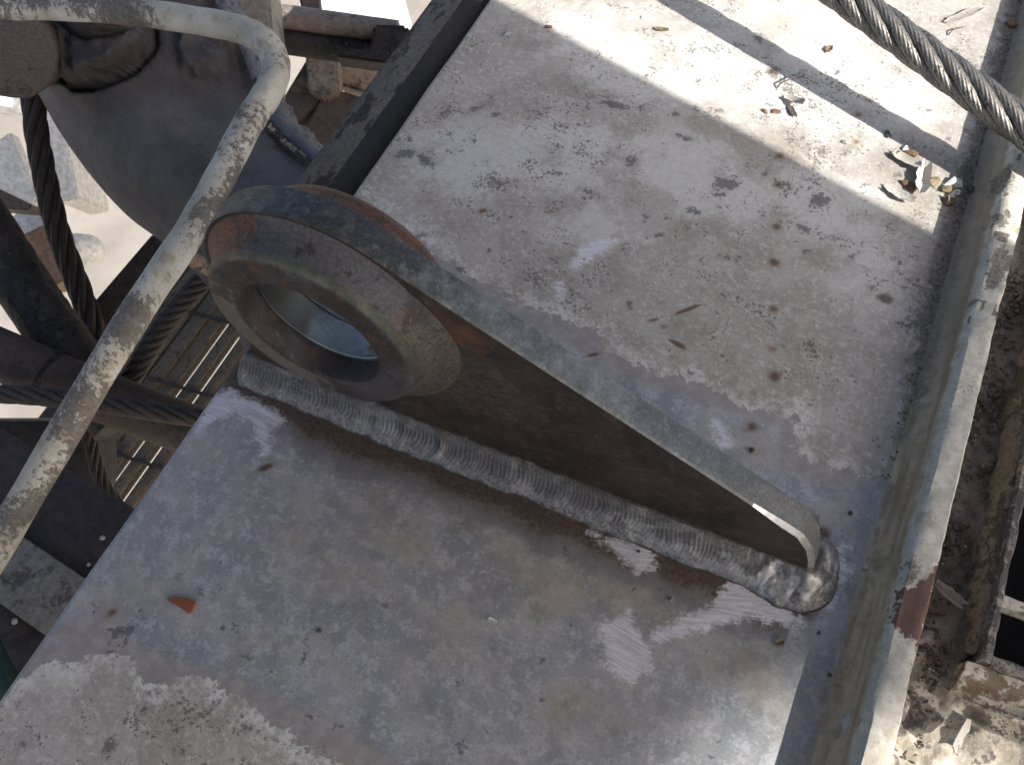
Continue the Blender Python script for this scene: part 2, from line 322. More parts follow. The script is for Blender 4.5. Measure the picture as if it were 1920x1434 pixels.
# ------------------------------------------------------------------ the lifting lug
Lw = lambda u, v, z: np.array([LX+u*CU-v*SU, u*SU+v*CU, z])
lug = empty('lifting_lug', Lw(.18, 0, 0), 'heavy dark steel lifting lug with round eye welded onto the plate', 'lifting lug')
def mill_scale():
    g = G('mill_scale'); x, y, z = g.xyz(); a = g.noise(14, 4, .6); b = g.noise(60, 6, .7, off=3); c = g.noise(300, 4, .7, off=6); s = g.noise(50, 5, .7, stretch=(.25, 1, 1.5), rot=(0, .5, 0), off=2); s2 = g.noise(240, 6, .8, stretch=(.45, 1, 1), rot=(0, .25, 0), off=8)
    col = g.mix(g.step(a, .35, .65), (.026, .019, .015), (.050, .038, .031)); col = g.mix(g.mul(g.step(b, .5, .68), .5), col, (.10, .082, .07))
    col = g.mix(g.mul(g.step(s, .55, .72), .5), col, (.12, .09, .07)); col = g.mix(g.mul(g.step(c, .55, .75), .5), col, (.02, .016, .014))
    f1 = g.noise(240, 6, .82, off=81); f2 = g.noise(80, 6, .8, off=83)
    col = g.mix(g.mul(g.step(f2, .54, .66), .6), col, (.105, .085, .068)); col = g.mix(g.mul(g.step(f1, .54, .68), .6), col, (.014, .011, .010)); col = g.mix(g.mul(g.step(f1, .44, .33), .4), col, (.13, .105, .088))
    # rusty upper rim and brighter sanded fan beside the ring
    fx = g.attr('fan'); fan = g.step(g.add(fx, g.add(g.mul(g.sub(s2, .5), .07), g.mul(g.sub(b, .5), .05))), -.012, .03)
    col = g.mix(g.mul(fan, .6), col, g.mix(g.step(s2, .38, .62), (.075, .063, .05), (.17, .15, .125)))
    rr = g.step(g.add(g.attr('redden'), g.mul(g.sub(b, .5), .08)), -.01, .02); col = g.mix(g.mul(rr, .6), col, (.17, .075, .04))
    return g.out(col, g.lerp(c, .42, .62), g.lerp(fan, .25, .55), g.bump(g.add(g.mul(f1, .8), g.mul(f2, .5)), .0011))
def cut_edge():
    g = G('torch_cut_edge'); x, y, z = g.xyz(); a = g.noise(22, 5, .62); b = g.noise(90, 5, .65, off=4); c = g.noise(420, 3, .7, off=2)
    drag = g.noise(260, 3, .6, stretch=(1, .04, .5), off=5)
    col = g.mix(g.step(a, .38, .62), (.125, .142, .15), (.205, .225, .232)); col = g.mix(g.mul(g.step(b, .5, .64), .6), col, (.285, .305, .315))
    col = g.mix(g.mul(g.step(c, .5, .72), .45), col, (.09, .095, .10)); col = g.mix(g.mul(g.step(b, .42, .30), .5), col, (.10, .085, .075))
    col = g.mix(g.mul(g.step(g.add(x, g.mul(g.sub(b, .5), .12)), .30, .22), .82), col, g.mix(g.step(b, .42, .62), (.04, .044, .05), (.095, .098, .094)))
    col = g.mix(g.mul(g.step(x, .4415, .4425), .35), col, (.085, .10, .115))  # sharp step in tone: a boundary in the light painted into the colour
    col = g.mix(g.mul(g.step(g.add(x, g.mul(g.sub(b, .5), .10)), .50, .58), .5), col, (.11, .095, .085))
    f1 = g.noise(280, 6, .82, off=71); f2 = g.noise(110, 6, .8, off=73)
    col = g.mix(g.mul(g.step(f1, .54, .66), .55), col, (.045, .045, .046)); col = g.mix(g.mul(g.step(f1, .45, .35), .5), col, (.36, .375, .38)); col = g.mix(g.mul(g.step(f2, .56, .66), .5), col, (.10, .085, .07)); col = g.mix(g.mul(g.step(f2, .42, .32), .4), col, (.30, .325, .34))
    return g.out(col, g.lerp(f1, .34, .60), .5, g.bump(g.add(g.mul(drag, .15), g.mul(f1, .6)), .0007))
def bright(name, c1=(.52, .52, .53), c2=(.75, .75, .77), rough=.32, rot=.3, metal=.85):
    g = G(name); s = g.noise(180, 5, .75, stretch=(.08, 1, 1), rot=(.3, .4, rot)); c = g.noise(300, 4, .7)
    return g.out(g.mix(g.step(s, .35, .65), c1, c2), g.lerp(c, rough-.08, rough+.12), metal, g.bump(s, .0005))
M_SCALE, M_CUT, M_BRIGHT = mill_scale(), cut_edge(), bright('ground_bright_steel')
NOSE = [(.474, .0885), (.489, .067), (.4965, .047), (.502, .026), (.506, .0)]
Dn = math.hypot(NOSE[0][0], NOSE[0][1]-HC); AL = math.atan2(NOSE[0][1]-HC, NOSE[0][0])+math.acos(RH/Dn)
prof = [(-.1215, 0.), (-.1215, .06), (-.1215, .12)]
prof += [(RH*math.cos(t), HC+RH*math.sin(t)) for t in np.linspace(math.radians(195), AL, 60)]
tu, tz = prof[-1]; prof += [(tu+(NOSE[0][0]-tu)*k/24, tz+(NOSE[0][1]-tz)*k/24) for k in range(1, 24)] + NOSE
prof = np.array(prof); npf = len(prof)
nrm = []
for i in range(npf):
    a_, b_ = prof[max(0, i-1)], prof[min(npf-1, i+1)]; t_ = b_-a_; t_ /= np.linalg.norm(t_); nrm.append((-t_[1], t_[0]))
nrm = np.array(nrm)                       # outward for clockwise walk
bev = np.where(prof[:, 0] > .40, np.clip((prof[:, 0]-.422)/.03, 0, 1)*.0042+.0012, .0012); bev[-1] = .003
bm = bmesh.new(); loops = []
for v, off in ((-T/2, 1), (-T/2+.0022, 0), (T/2-.0015, 0), (T/2, .35)):
    loops.append([bm.verts.new(Lw(q[0]-n_[0]*b_*off, v+(.002*b_/.005 if (off == 0 and v < 0) else 0), max(q[1]-n_[1]*b_*off, 0))) for q, n_, b_ in zip(prof, nrm, bev)])
for li in range(3):
    for i in range(npf):
        j = (i+1) % npf; f = bm.faces.new((loops[li][i], loops[li][j], loops[li+1][j], loops[li+1][i]))
        f.material_index = 1 if li else (2 if prof[i, 0] > .418 else 1)
for lp, v in ((loops[0], -T/2), (loops[3], T/2)):
    hole = [bm.verts.new(Lw(.075*math.cos(t), v, HC+.075*math.sin(t))) for t in np.linspace(0, 2*math.pi, 48, endpoint=False)]
    es = [bm.edges.get((lp[i], lp[(i+1) % npf])) for i in range(npf)] + [bm.edges.new((hole[i], hole[(i+1) % 48])) for i in range(48)]
    r_ = bmesh.ops.triangle_fill(bm, edges=es, use_beauty=True)
    for f in r_['geom']:
        if isinstance(f, bmesh.types.BMFace): f.material_index = 0
bmesh.ops.recalc_face_normals(bm, faces=bm.faces[:])
big = [e for f in bm.faces if f.material_index == 0 for e in f.edges if e.calc_length() > .03]
for _ in range(3):
    big = list({e for f in bm.faces if f.material_index == 0 for e in f.edges if e.calc_length() > .018})
    bmesh.ops.subdivide_edges(bm, edges=big, cuts=1, use_grid_fill=False)
    bmesh.ops.triangulate(bm, faces=[f for f in bm.faces if len(f.verts) > 4])
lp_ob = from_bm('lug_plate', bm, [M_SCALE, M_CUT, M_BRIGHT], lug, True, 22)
co = np.array([v.co for v in lp_ob.data.vertices]); lu = (co[:, 0]-LX)*CU+co[:, 1]*SU; lz = co[:, 2]
fanp = [(.10, .215), (.17, .20), (.20, .155), (.24, .105), (.17, .10), (.115, .082), (.09, .078), (.07, .10)]
redp = [(.11, .255), (.17, .235), (.16, .20), (.135, .21), (.125, .175), (.11, .18)]
for nm_, poly in (('fan', fanp), ('redden', redp)):
    a = lp_ob.data.attributes.new(nm_, 'FLOAT', 'POINT'); dd = sdf(lu, lz, poly)
    a.data.foreach_set('value', np.where(np.array([v.co.y for v in lp_ob.data.vertices])*CU < .01, dd, -1).astype(np.float32))

def cheek_material():
    g = G('heat_stained_cheek_steel'); a = g.noise(16, 4, .6, off=2); b = g.noise(45, 5, .65, off=5); c = g.noise(320, 4, .7, off=1); s = g.noise(70, 5, .75, stretch=(.4, .4, 2.2), off=7)
    col = g.mix(g.step(a, .36, .62), (.036, .029, .026), (.072, .067, .072)); col = g.mix(g.mul(g.step(b, .52, .68), .55), col, (.115, .112, .125))
    col = g.mix(g.mul(g.step(b, .43, .30), .8), col, (.12, .055, .032)); col = g.mix(g.mul(g.step(c, .5, .72), .4), col, (.03, .025, .024))
    s2 = g.noise(330, 6, .82, stretch=(.8, .8, 1.3), off=7)
    pz = g.noise(24, 8, .68, off=71); pq = g.noise(38, 8, .7, off=77)
    rd = g.step(g.add(g.attr('red'), g.mul(g.sub(pq, .5), 2.6)), .48, .66); col = g.mix(g.mul(rd, .85), col, g.mix(g.step(c, .35, .65), (.20, .075, .036), (.075, .036, .026)))
    bl = g.step(g.add(g.attr('blue'), g.mul(g.sub(pz, .5), 2.6)), .46, .60); col = g.mix(g.mul(bl, .85), col, g.mix(g.step(c, .35, .65), (.085, .088, .108), (.15, .148, .168)))
    gr = g.step(g.add(g.attr('ground'), g.add(g.mul(g.sub(s2, .5), .6), g.mul(g.sub(pq, .5), 2.2))), .38, .80); col = g.mix(g.mul(gr, .7), col, g.mix(g.step(s2, .40, .60), (.085, .074, .06), (.20, .18, .15)))
    pl = g.step(g.add(g.attr('polish'), g.mul(g.sub(pz, .5), 1.5)), .44, .58); col = g.mix(g.mul(pl, .85), col, g.mix(g.step(c, .4, .7), (.20, .185, .15), (.135, .125, .105)))  # paler ring sector: polished steel, with the floor's reflection painted in
    dk_ = g.step(g.add(pz, g.mul(g.sub(pq, .5), .5)), .57, .61); col = g.mix(g.mul(dk_, .65), col, (.030, .024, .022))
    f1 = g.noise(260, 6, .82, off=61); f2 = g.noise(95, 6, .8, off=63); sc_ = g.noise(330, 4, .7, stretch=(.9, .9, .10), rot=(.6, .5, .3), off=65)
    col = g.mix(g.mul(g.step(f1, .55, .67), .5), col, (.018, .015, .014)); col = g.mix(g.mul(g.step(f2, .58, .68), .4), col, (.15, .135, .125)); col = g.mix(g.mul(g.step(f1, .43, .33), .35), col, (.22, .20, .185)); col = g.mix(g.mul(g.step(sc_, .60, .70), .4), col, (.26, .24, .22)); col = g.mix(g.mul(g.step(g.noise(30, 5, .7, off=67), .58, .68), .6), col, (.15, .062, .03))
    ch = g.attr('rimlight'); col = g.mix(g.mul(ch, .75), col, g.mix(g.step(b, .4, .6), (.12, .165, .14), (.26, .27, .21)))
    return g.out(col, g.lerp(c, .42, .64), g.lerp(g.mx(pl, gr), .3, .5), g.bump(g.add(g.mul(f1, .8), g.add(g.mul(f2, .5), g.mul(s2, .4))), .0011))
M_CHEEK = cheek_material()
def win(th, c, w, soft):                        # angular window, degrees
    d = np.abs((np.degrees(th)-c+180) % 360-180); return np.clip((w-d)/soft+.5, 0, 1)
def cheek(sign, ro, near):
    nA = 128; th = np.linspace(0, 2*np.pi, nA, endpoint=False); rows = []   # rows of (radius array, v, tag)
    F0 = T/2+PR; bulge = .0155*win(th, -28, 50, 34)
    one = np.ones(nA); base = min(ro+.0165, RH-.004)
    rows += [(one*.0695, F0-.030, 0), (one*RI, F0-.0265, 0), (one*RI, F0-.003, 0), (one*(RI+.001), F0-.0010, 0), (one*(RI+.003), F0, 0)]
    for k in range(1, 6): rows.append((one*(RI+.003+(ro-.0085-RI-.003)*k/5), F0, 1))
    rows += [(one*(ro-.0058), F0-.0005, 1), (one*(ro-.0032), F0-.0018, 2), (one*(ro-.0012), F0-.0042, 2), (one*ro, F0-.0075, 2)]
    for k in range(1, 15):
        q = k/14; rr = ro+(base+bulge-ro)*(.25*q+.75*q**3.2)+.0014*math.sin(math.pi*q)+.0010*(fbm(np.cos(th)*5+9, np.sin(th)*5+q*3, 3, 4)-.45)*2*(1 if 0 < q < 1 else 0)
        rows.append((rr+(bulge*.06+.001)*q, F0-.0075-(PR-.0075)*min(1, q*1.02)**.9-(.0012 if k == 14 else 0), 3))
    V, A = [], {k: [] for k in ('red', 'ground', 'polish', 'blue', 'rimlight')}
    for r_, v_, tg in rows:
        for i in range(nA): V.append(Lw(r_[i]*math.cos(th[i]), sign*v_, HC+r_[i]*math.sin(th[i])))
        q = np.clip((F0-v_)/PR, 0, 1); z0 = np.zeros(nA)
        A['polish'].append(win(th, 216, 58, 20) if tg == 1 else z0)
        A['red'].append((win(th, 150, 38, 30) if tg >= 2 else .25*win(th, 130, 60, 30)) if near else one*.85)
        A['ground'].append(win(th, -20, 52, 30)*(.5+.5*q) if tg >= 3 else z0)
        A['blue'].append(win(th, 70, 46, 60) if (tg == 3 and near) else z0)
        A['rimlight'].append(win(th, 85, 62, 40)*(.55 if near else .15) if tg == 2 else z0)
    F = []
    for i in range(len(rows)-1):
        for k in range(nA):
            k2 = (k+1) % nA; q = (i*nA+k, i*nA+k2, (i+1)*nA+k2, (i+1)*nA+k); F.append(q if sign > 0 else q[::-1])
    return mesh('cheek_ring', V, F, M_CHEEK, lug, True, attrs={k: np.concatenate(v) for k, v in A.items()}, sharp=28)
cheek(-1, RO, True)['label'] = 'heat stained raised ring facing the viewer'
cheek(1, .100, False)
# machined liner inside the eye
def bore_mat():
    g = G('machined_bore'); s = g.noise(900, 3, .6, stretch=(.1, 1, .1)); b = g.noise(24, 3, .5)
    x, y, z = g.xyz(); tn = g.step(g.add(x, g.mul(g.sub(b, .5), .06)), LX-.012, LX-.040)  # left bore wall browned: its shadow painted into the colour
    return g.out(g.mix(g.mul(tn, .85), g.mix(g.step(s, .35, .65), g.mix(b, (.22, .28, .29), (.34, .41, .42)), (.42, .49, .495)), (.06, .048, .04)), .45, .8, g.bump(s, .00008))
F0 = T/2+PR; rowsb = [(.0700, -F0+.0272), (.0672, -F0+.0272), (.0665, -F0+.0280), (.0665, -F0+.060), (.0690, -F0+.0605), (.0690, -F0+.0630), (.0675, -F0+.0635), (.0675, F0-.003), (.0705, F0-.001)]
nA = 96; th = np.linspace(0, 2*np.pi, nA, endpoint=False)
V = [Lw(r_*math.cos(t), v_, HC+r_*math.sin(t)) for r_, v_ in rowsb for t in th]
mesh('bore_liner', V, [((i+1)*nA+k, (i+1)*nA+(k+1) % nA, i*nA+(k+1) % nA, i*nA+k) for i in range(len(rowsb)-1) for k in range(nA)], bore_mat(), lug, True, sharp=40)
gp = Lw(.0675*math.cos(math.radians(-62)), -F0+.040, HC+.0675*math.sin(math.radians(-62)))
bore = [o for o in bpy.data.objects if o.name.startswith('bore_liner')][0]
box('grease_nipple', gp+np.array([0, 0, .002]), (.004, .001, .001), (0, .016, .004), (0, 0, .003), M_BRIGHT, lug, .0012)
nip = bpy.data.objects['grease_nipple']; nip.parent = bore; nip.location = (0, 0, 0)

# ------------------------------------------------------------------ weld bead
def weld_mat():
    g = G('weld_metal'); b = g.noise(40, 5, .65, off=3); c = g.noise(380, 4, .7, off=1); a = g.noise(16, 4, .6, off=8); s = g.noise(160, 4, .7, stretch=(.5, .14, .5), off=4)
    col = g.mix(g.step(b, .36, .64), (.10, .094, .092), (.17, .165, .165)); col = g.mix(g.mul(g.step(c, .50, .66), .45), col, (.33, .325, .315))
    col = g.mix(g.mul(g.step(a, .50, .64), .65), col, (.085, .07, .064)); col = g.mix(g.mul(g.step(c, .46, .32), .6), col, (.055, .048, .045))
    bd = g.add(g.attr('band'), g.mul(g.sub(b, .5), .5)); ox = g.mul(g.step(bd, .20, .34), g.step(bd, .62, .46)); col = g.mix(g.mul(ox, .55), col, (.062, .055, .055))
    lw = g.mul(g.step(bd, .60, .74), g.step(c, .36, .60)); col = g.mix(g.mul(lw, .5), col, (.33, .325, .315))
    sv = g.step(g.noise(34, 5, .7, off=19, stretch=(.5, 1, 1)), .54, .62); col = g.mix(g.mul(sv, .4), col, (.36, .36, .355))
    rp_ = g.attr('ridge'); col = g.mix(g.mul(rp_, .22), col, (.46, .45, .435))
    fl = g.step(g.add(g.attr('ground'), g.add(g.mul(g.sub(s, .5), .9), g.mul(g.sub(b, .5), 1.6))), .40, .75); col = g.mix(g.mul(fl, .75), col, g.mix(g.step(s, .42, .58), (.16, .16, .155), (.42, .42, .41)))
    tq = g.attr('toe'); col = g.mix(g.mul(g.step(g.add(tq, g.mul(g.sub(b, .5), 1.2)), .55, .75), .75), col, (.05, .038, .032))
    return g.out(col, g.lerp(fl, g.lerp(c, .42, .64), .42), .6, g.bump(g.add(g.mul(c, .6), g.mul(s, .5)), .0006))
M_WELD = weld_mat()
def weld(name, path, nrmls, wl, seed, fine=1.):
    n = len(path); nc = 22; s = np.r_[0, np.cumsum(np.linalg.norm(np.diff(path, axis=0), axis=1))]; V = []; gr = []; toe = []; rdg = []; band = []
    for i in range(n):
        ww = wl[i]*(1+.20*(fbm(np.array(s[i]*22.), np.array(.5), 3, seed)-.45)); u_ = path[i][0]
        lo = 1.16+(.22*math.exp(-((u_-.482)/.028)**2) if path[i][1] < 0 else 0)+.16*(fbm(np.array(s[i]*60.), np.array(3.5), 3, seed+5)-.45)
        flat = math.exp(-((u_-.474)/.026)**4) if path[i][1] < 0 else 0.
        for k in range(nc):
            c = k/(nc-1)
            o_ = ww*lo*c; z_ = ww*(1-c); bu = .10*ww*math.sin(math.pi*c)*(1-.8*flat)
            ph = s[i]/.0046 - 2.2*(1-(2*c-.9)**2) + 1.0*float(vnoise(np.array(s[i]*60), np.array(c*3.), seed+2))
            rip = (.8 if u_ < .115 else .42)*(.5+float(vnoise(np.array(s[i]*35), np.array(c*2.), seed+11)))*(abs(math.sin(math.pi*ph))**.6-.6)*.00095*math.sin(math.pi*min(1, c*1.02))*(1-.9*flat)*fine
            layer = .0009*max(0, math.sin(math.pi*((c*2) % 1.)))*(1-flat)
            d = bu+rip+layer+.0014*(float(vnoise(np.array(s[i]*110), np.array(c*5.), seed+7))-.5)+(.0042*(float(fbm(np.array(s[i]*95), np.array(c*4.), 3, seed+9))-.45) if u_ > .44 else 0)
            d += .0011*max(0, math.sin(math.pi*(s[i]/.0085+.5*math.sin(s[i]*90))))*max(0, 1-abs(c-.90)/.09)
            # restart crater ridge
            d += .0026*math.exp(-((u_-.112+.02*(2*c-1)**2)/.0035)**2)*math.sin(math.pi*c) if path[i][1] < 0 else 0
            o_ += .707*d; z_ += .707*d
            if c == 1: z_ = -.002; o_ += .0006
            if c == 0: o_ = -.004
            rdg.append(max(0, abs(math.sin(math.pi*ph))-.75)*4*math.sin(math.pi*c)*(1-flat)); V.append(Lw(path[i][0]+nrmls[i][0]*o_, path[i][1]+nrmls[i][1]*o_, z_)); gr.append(max(flat, .75*(u_ > .498))*math.sin(math.pi*c)**.5*(.55+.9*float(vnoise(np.array(s[i]*120), np.array(c*4.), 31)))); band.append(c); toe.append(abs(2*c-1)**4)
    F = [(i*nc+k, (i+1)*nc+k, (i+1)*nc+k+1, i*nc+k+1) for i in range(n-1) for k in range(nc-1)]
    for e in (0, n-1): F.append(tuple(e*nc+k for k in range(nc)))
    return mesh(name, V, F, M_WELD, lug, True, attrs=dict(ground=gr, toe=toe, ridge=rdg, band=band))
us = np.arange(-.140, .498, .0009); path = [np.array([u, -T/2]) for u in us]; nn = [np.array([0, -1.]) for _ in us]
wls = list(np.full(len(us), WL)); 
for i in range(14): wls[i] = WL*(.55+.45*math.sin(i/13*math.pi/2))
for k in range(1, 22):                       # first quarter round of the nose
    a_ = -math.pi/2+k/21*math.pi/2; path.append(np.array([.498+.009*math.cos(a_), -T/2+.009+.009*math.sin(a_)])); nn.append(np.array([math.cos(a_), math.sin(a_)])); wls.append(WL*(1-.25*k/21))
for k in range(1, 10): path.append(np.array([.507, -T/2+.009+k/9*(T-.018)])); nn.append(np.array([1., 0])); wls.append(WL*.75)
for k in range(1, 16):
    a_ = k/15*math.pi/2; path.append(np.array([.498+.009*math.cos(a_), T/2-.009+.009*math.sin(a_)])); nn.append(np.array([math.cos(a_), math.sin(a_)])); wls.append(WL*(.75+.0*k))
weld('weld_bead', path, nn, wls, 3)
us = np.arange(.497, -.12, -.004); weld('weld_bead', [np.array([u, T/2]) for u in us], [np.array([0, 1.]) for _ in us], [WL*.75]*len(us), 5, .5)

# ------------------------------------------------------------------ kerb bar along the right side
def kerb_mat():
    g = G('kerb_paint'); x, y, z = g.xyz(); n1 = g.noise(25, 5, .6); n2 = g.noise(80, 5, .65, off=2); n3 = g.noise(260, 5, .68, off=5); sy = g.noise(90, 5, .65, stretch=(1, .06, 1), off=12)
    ctr = lambda n, k: g.mul(g.sub(n, .5), k)
    col = g.mix(g.step(n2, .36, .64), (.43, .41, .345), (.57, .555, .49)); col = g.mix(g.mul(g.step(n3, .5, .7), .35), col, (.34, .32, .28))
    spk = g.step(g.add(g.mul(n3, .6), g.mul(n1, .4)), .57, .64); col = g.mix(g.mul(spk, .75), col, (.13, .115, .095)); col = g.mix(g.mul(g.step(sy, .56, .70), .45), col, (.30, .27, .21)); col = g.mix(g.mul(g.step(g.noise(24, 6, .7, off=31), .58, .64), .55), col, (.30, .265, .22))
    sl_ = g.step(g.add(g.attr('across'), ctr(n2, .10)), .48, .40); oc = g.mix(g.step(g.add(g.mul(sy, .8), g.mul(n2, .2)), .36, .64), (.25, .18, .095), (.49, .41, .29)); oc = g.mix(g.mul(g.step(n3, .55, .70), .4), oc, (.12, .095, .07)); oc = g.mix(g.mul(g.step(g.add(g.mul(sy, .5), g.mul(n1, .5)), .53, .60), .65), oc, (.15, .115, .07))
    col = g.mix(g.mul(sl_, .92), col, oc)
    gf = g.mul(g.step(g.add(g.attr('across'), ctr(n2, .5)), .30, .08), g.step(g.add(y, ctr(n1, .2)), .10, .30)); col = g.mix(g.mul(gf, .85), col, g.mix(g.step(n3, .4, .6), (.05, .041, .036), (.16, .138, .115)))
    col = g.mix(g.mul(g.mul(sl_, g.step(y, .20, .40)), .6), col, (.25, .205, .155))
    dk = g.step(g.add(g.attr('scab'), g.add(ctr(n2, .03), ctr(n3, .02))), -.002, .002); col = g.mix(g.mul(dk, .9), col, g.mix(g.step(n3, .4, .6), (.05, .042, .038), (.20, .175, .15)))
    pr = g.step(g.add(g.attr('red'), g.add(ctr(n2, .020), ctr(n3, .016))), -.001, .001); col = g.mix(g.mul(pr, .95), col, g.mix(g.step(n3, .3, .7), (.065, .03, .021), (.13, .055, .034)))
    sv = g.step(g.add(g.attr('silver'), ctr(n3, .006)), -.001, .001); col = g.mix(sv, col, (.42, .42, .41))
    return g.out(col, .6, 0., g.bump(g.add(g.mul(n3, .5), g.mul(g.inv(g.mx(dk, pr)), .5)), .001))
kerb = empty('kerb_bar', (.735, .2, 0), 'upright steel edge bar with chipped white paint along the right of the plate', 'edge bar')
ky = np.linspace(Y0, Y1, 420); sec = [(.6985, -.001, 0), (.702, .0022, .06), (.7065, .0060, .14), (.711, .011, .22), (.716, .0185, .30), (.7205, .0275, .38), (.7235, .0365, .46), (.7262, .0425, .52), (.7295, .0450, .58), (.735, .0455, .68), (.741, .0458, .76), (.747, .0458, .84), (.7512, .0455, .90), (.7527, .0445, .95), (.753, .036, 1.0), (.7532, .01, 1.1), (.7534, -.05, 1.3)]
KV, ac = [], []
for j, y_ in enumerate(ky):
    for k, (x_, z_, a_) in enumerate(sec):
        n_ = .35*(float(vnoise(np.array(y_*90), np.array(k*.8), 4))-.5)+float(fbm(np.array(y_*14), np.array(k*.55), 4, 6))-.45; rgh = .0065 if y_ > .30 else .0036
        nz = 1 if 0 < k < 15 else 0
        KV.append((x_+n_*rgh*nz*.6, y_, z_+n_*rgh*nz)); ac.append(a_)
ns = len(sec); KF = [(j*ns+k, j*ns+k+1, (j+1)*ns+k+1, (j+1)*ns+k) for j in range(len(ky)-1) for k in range(ns-1)]
KVa = np.array(KV); KX, KY = KVa[:, 0], KVa[:, 1]; kz = .045
kp = lambda q: [Zp(*c, kz)[:2] for c in q]
red = sdf(KX, KY, kp([(1690, 1105), (1720, 1090), (1750, 1070), (1770, 1040), (1722, 1220), (1690, 1180), (1672, 1160)]))
scab = np.full(KX.shape, -1.)
for q in ([(1845, 540), (1862, 470), (1890, 460), (1880, 520), (1865, 545)], [(1862, 395), (1885, 395), (1890, 420), (1868, 430)], [(1852, 500), (1868, 495), (1860, 515)], [(1700, 1060), (1712, 1040), (1722, 1075), (1706, 1100), (1692, 1090)], [(1870, 330), (1890, 300), (1900, 330), (1880, 360)]): scab = np.maximum(scab, sdf(KX, KY, kp(q)))
scab = np.maximum(scab, -.010+.016*(fbm(KX*60, KY*30, 3, 9) > .62)*(KY > .33)*(KX > .724))
silver = np.full(KX.shape, -1.)
for q in ([(1703, 1020), (1712, 998), (1718, 1005), (1712, 1030), (1704, 1032)], [(1694, 1070), (1702, 1055), (1706, 1070), (1698, 1088)], [(1596, 1340), (1606, 1310), (1612, 1335), (1604, 1375)]): silver = np.maximum(silver, sdf(KX, KY, kp(q)))
mesh('flat_bar', KV, KF, kerb_mat(), kerb, True, attrs=dict(across=ac, red=red, scab=scab, silver=silver), sharp=30)

# ------------------------------------------------------------------ gutter to the right
def gutter_mat():
    g = G('gutter_dirt'); x, y, z = g.xyz(); n1 = g.noise(16, 5, .6); n2 = g.noise(60, 6, .68, off=3); n3 = g.noise(260, 5, .7, off=6)
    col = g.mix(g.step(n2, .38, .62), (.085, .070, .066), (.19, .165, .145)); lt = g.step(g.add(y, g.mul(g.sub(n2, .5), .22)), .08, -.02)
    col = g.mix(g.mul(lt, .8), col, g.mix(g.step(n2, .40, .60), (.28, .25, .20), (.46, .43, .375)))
    bl = g.step(g.add(g.mul(n1, .5), g.mul(n2, .5)), .51, .57); col = g.mix(g.mul(bl, .88), col, g.mix(g.step(n3, .4, .66), (.018, .016, .018), (.075, .062, .06)))
    col = g.mix(g.mul(g.step(n3, .62, .72), .5), col, (.20, .12, .065))
    return g.out(col, .75, 0., g.bump(g.add(g.mul(n3, .8), g.mul(bl, .3)), .002))
gxs = np.linspace(.752, .98, 76); gys = np.linspace(-.55, 1.1, 330); GX, GY = np.meshgrid(gxs, gys)
GZ = -.034+.020*(fbm(GX*26, GY*26, 4, 2)-.45)+.030*np.clip(fbm(GX*55, GY*55, 3, 5)-.50, 0, 1)+.008*np.clip(1-(GX-.752)/.02, 0, 1)
gi = lambda i, j: i*76+j
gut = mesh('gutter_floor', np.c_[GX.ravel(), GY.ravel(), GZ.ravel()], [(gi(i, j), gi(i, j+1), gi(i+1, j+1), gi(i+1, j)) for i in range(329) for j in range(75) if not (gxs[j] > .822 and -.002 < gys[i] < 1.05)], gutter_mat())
tag(gut, 'dark dirt covered gutter floor beyond the edge bar', kind='structure')
# grate frame with rungs
M_FRAME = worn('scabby_frame_steel', (.20, .185, .165), (.30, .28, .25), dark=(.045, .04, .04), dark_amt=.52, rust=(.13, .06, .035), rust_amt=.36, scale=34, rough=.55, bump=.0018)
M_FRAMEP = worn('frame_old_paint', (.40, .375, .32), (.50, .48, .42), dark=(.10, .075, .05), dark_amt=.47, rust=(.15, .07, .04), rust_amt=.36, scale=26, rough=.6, bump=.0014)
fr = empty('drain_grate', (.83, .2, -.03), 'scabby steel drain grate frame with rungs at the right border', 'grate')
def rough_bar(name, prof_xy, y0, y1, n, axis, mat, parent, amp=.0012, seed=1):
    V = []; m = len(prof_xy)
    for i in range(n):
        s_ = y0+(y1-y0)*i/(n-1)
        for k, (a_, b_) in enumerate(prof_xy):
            d_ = amp*(float(fbm(np.array(s_*70), np.array(k*.9), 3, seed))-.45)*2
            V.append((a_+d_, s_, b_+d_) if axis == 'y' else (s_, a_+d_, b_+d_))
    F = [(i*m+k, i*m+(k+1) % m, (i+1)*m+(k+1) % m, (i+1)*m+k) for i in range(n-1) for k in range(m)]+[tuple(range(m)), tuple((n-1)*m+k for k in range(m))]
    bm = bmesh.new(); vs = [bm.verts.new(v) for v in V]
    for f in F: bm.faces.new([vs[i] for i in f])
    return from_bm(name, bm, mat, parent, True, 40)
M_FLANGE = worn('flange_dirt', (.16, .13, .10), (.25, .215, .17), dark=(.06, .048, .04), dark_amt=.47, rust=(.15, .085, .045), rust_amt=.36, scale=24, rough=.7, bump=.0018)
rough_bar('side_flange', [(0.8060, -.038), (0.8120, -.014), (0.8150, -.004), (0.8195, -.003), (0.8195, -.045), (0.8060, -.045)], -.002, 1.05, 160, 'y', M_FLANGE, fr, .0016, 3)
rough_bar('rim_bar', [(0.8197, -.05), (0.8197, .006), (0.8217, .009), (0.8275, .009), (0.8295, .006), (0.8295, -.05)], -.012, 1.05, 200, 'y', M_FRAME, fr, .0016, 8)
rough_bar('rim_bar', [(-.0125, -.05), (-.0125, .005), (-.0105, .0075), (-.0045, .0075), (-.0025, .005), (-.0025, -.05)], .8297, 1.02, 60, 'x', M_FRAME, fr, .0014, 4)
rough_bar('end_flange', [(-.043, -.040), (-.029, -.014), (-.022, -.006), (-.0127, -.004), (-.0127, -.045)], .812, 1.02, 60, 'x', M_FRAMEP, fr, .002, 6)
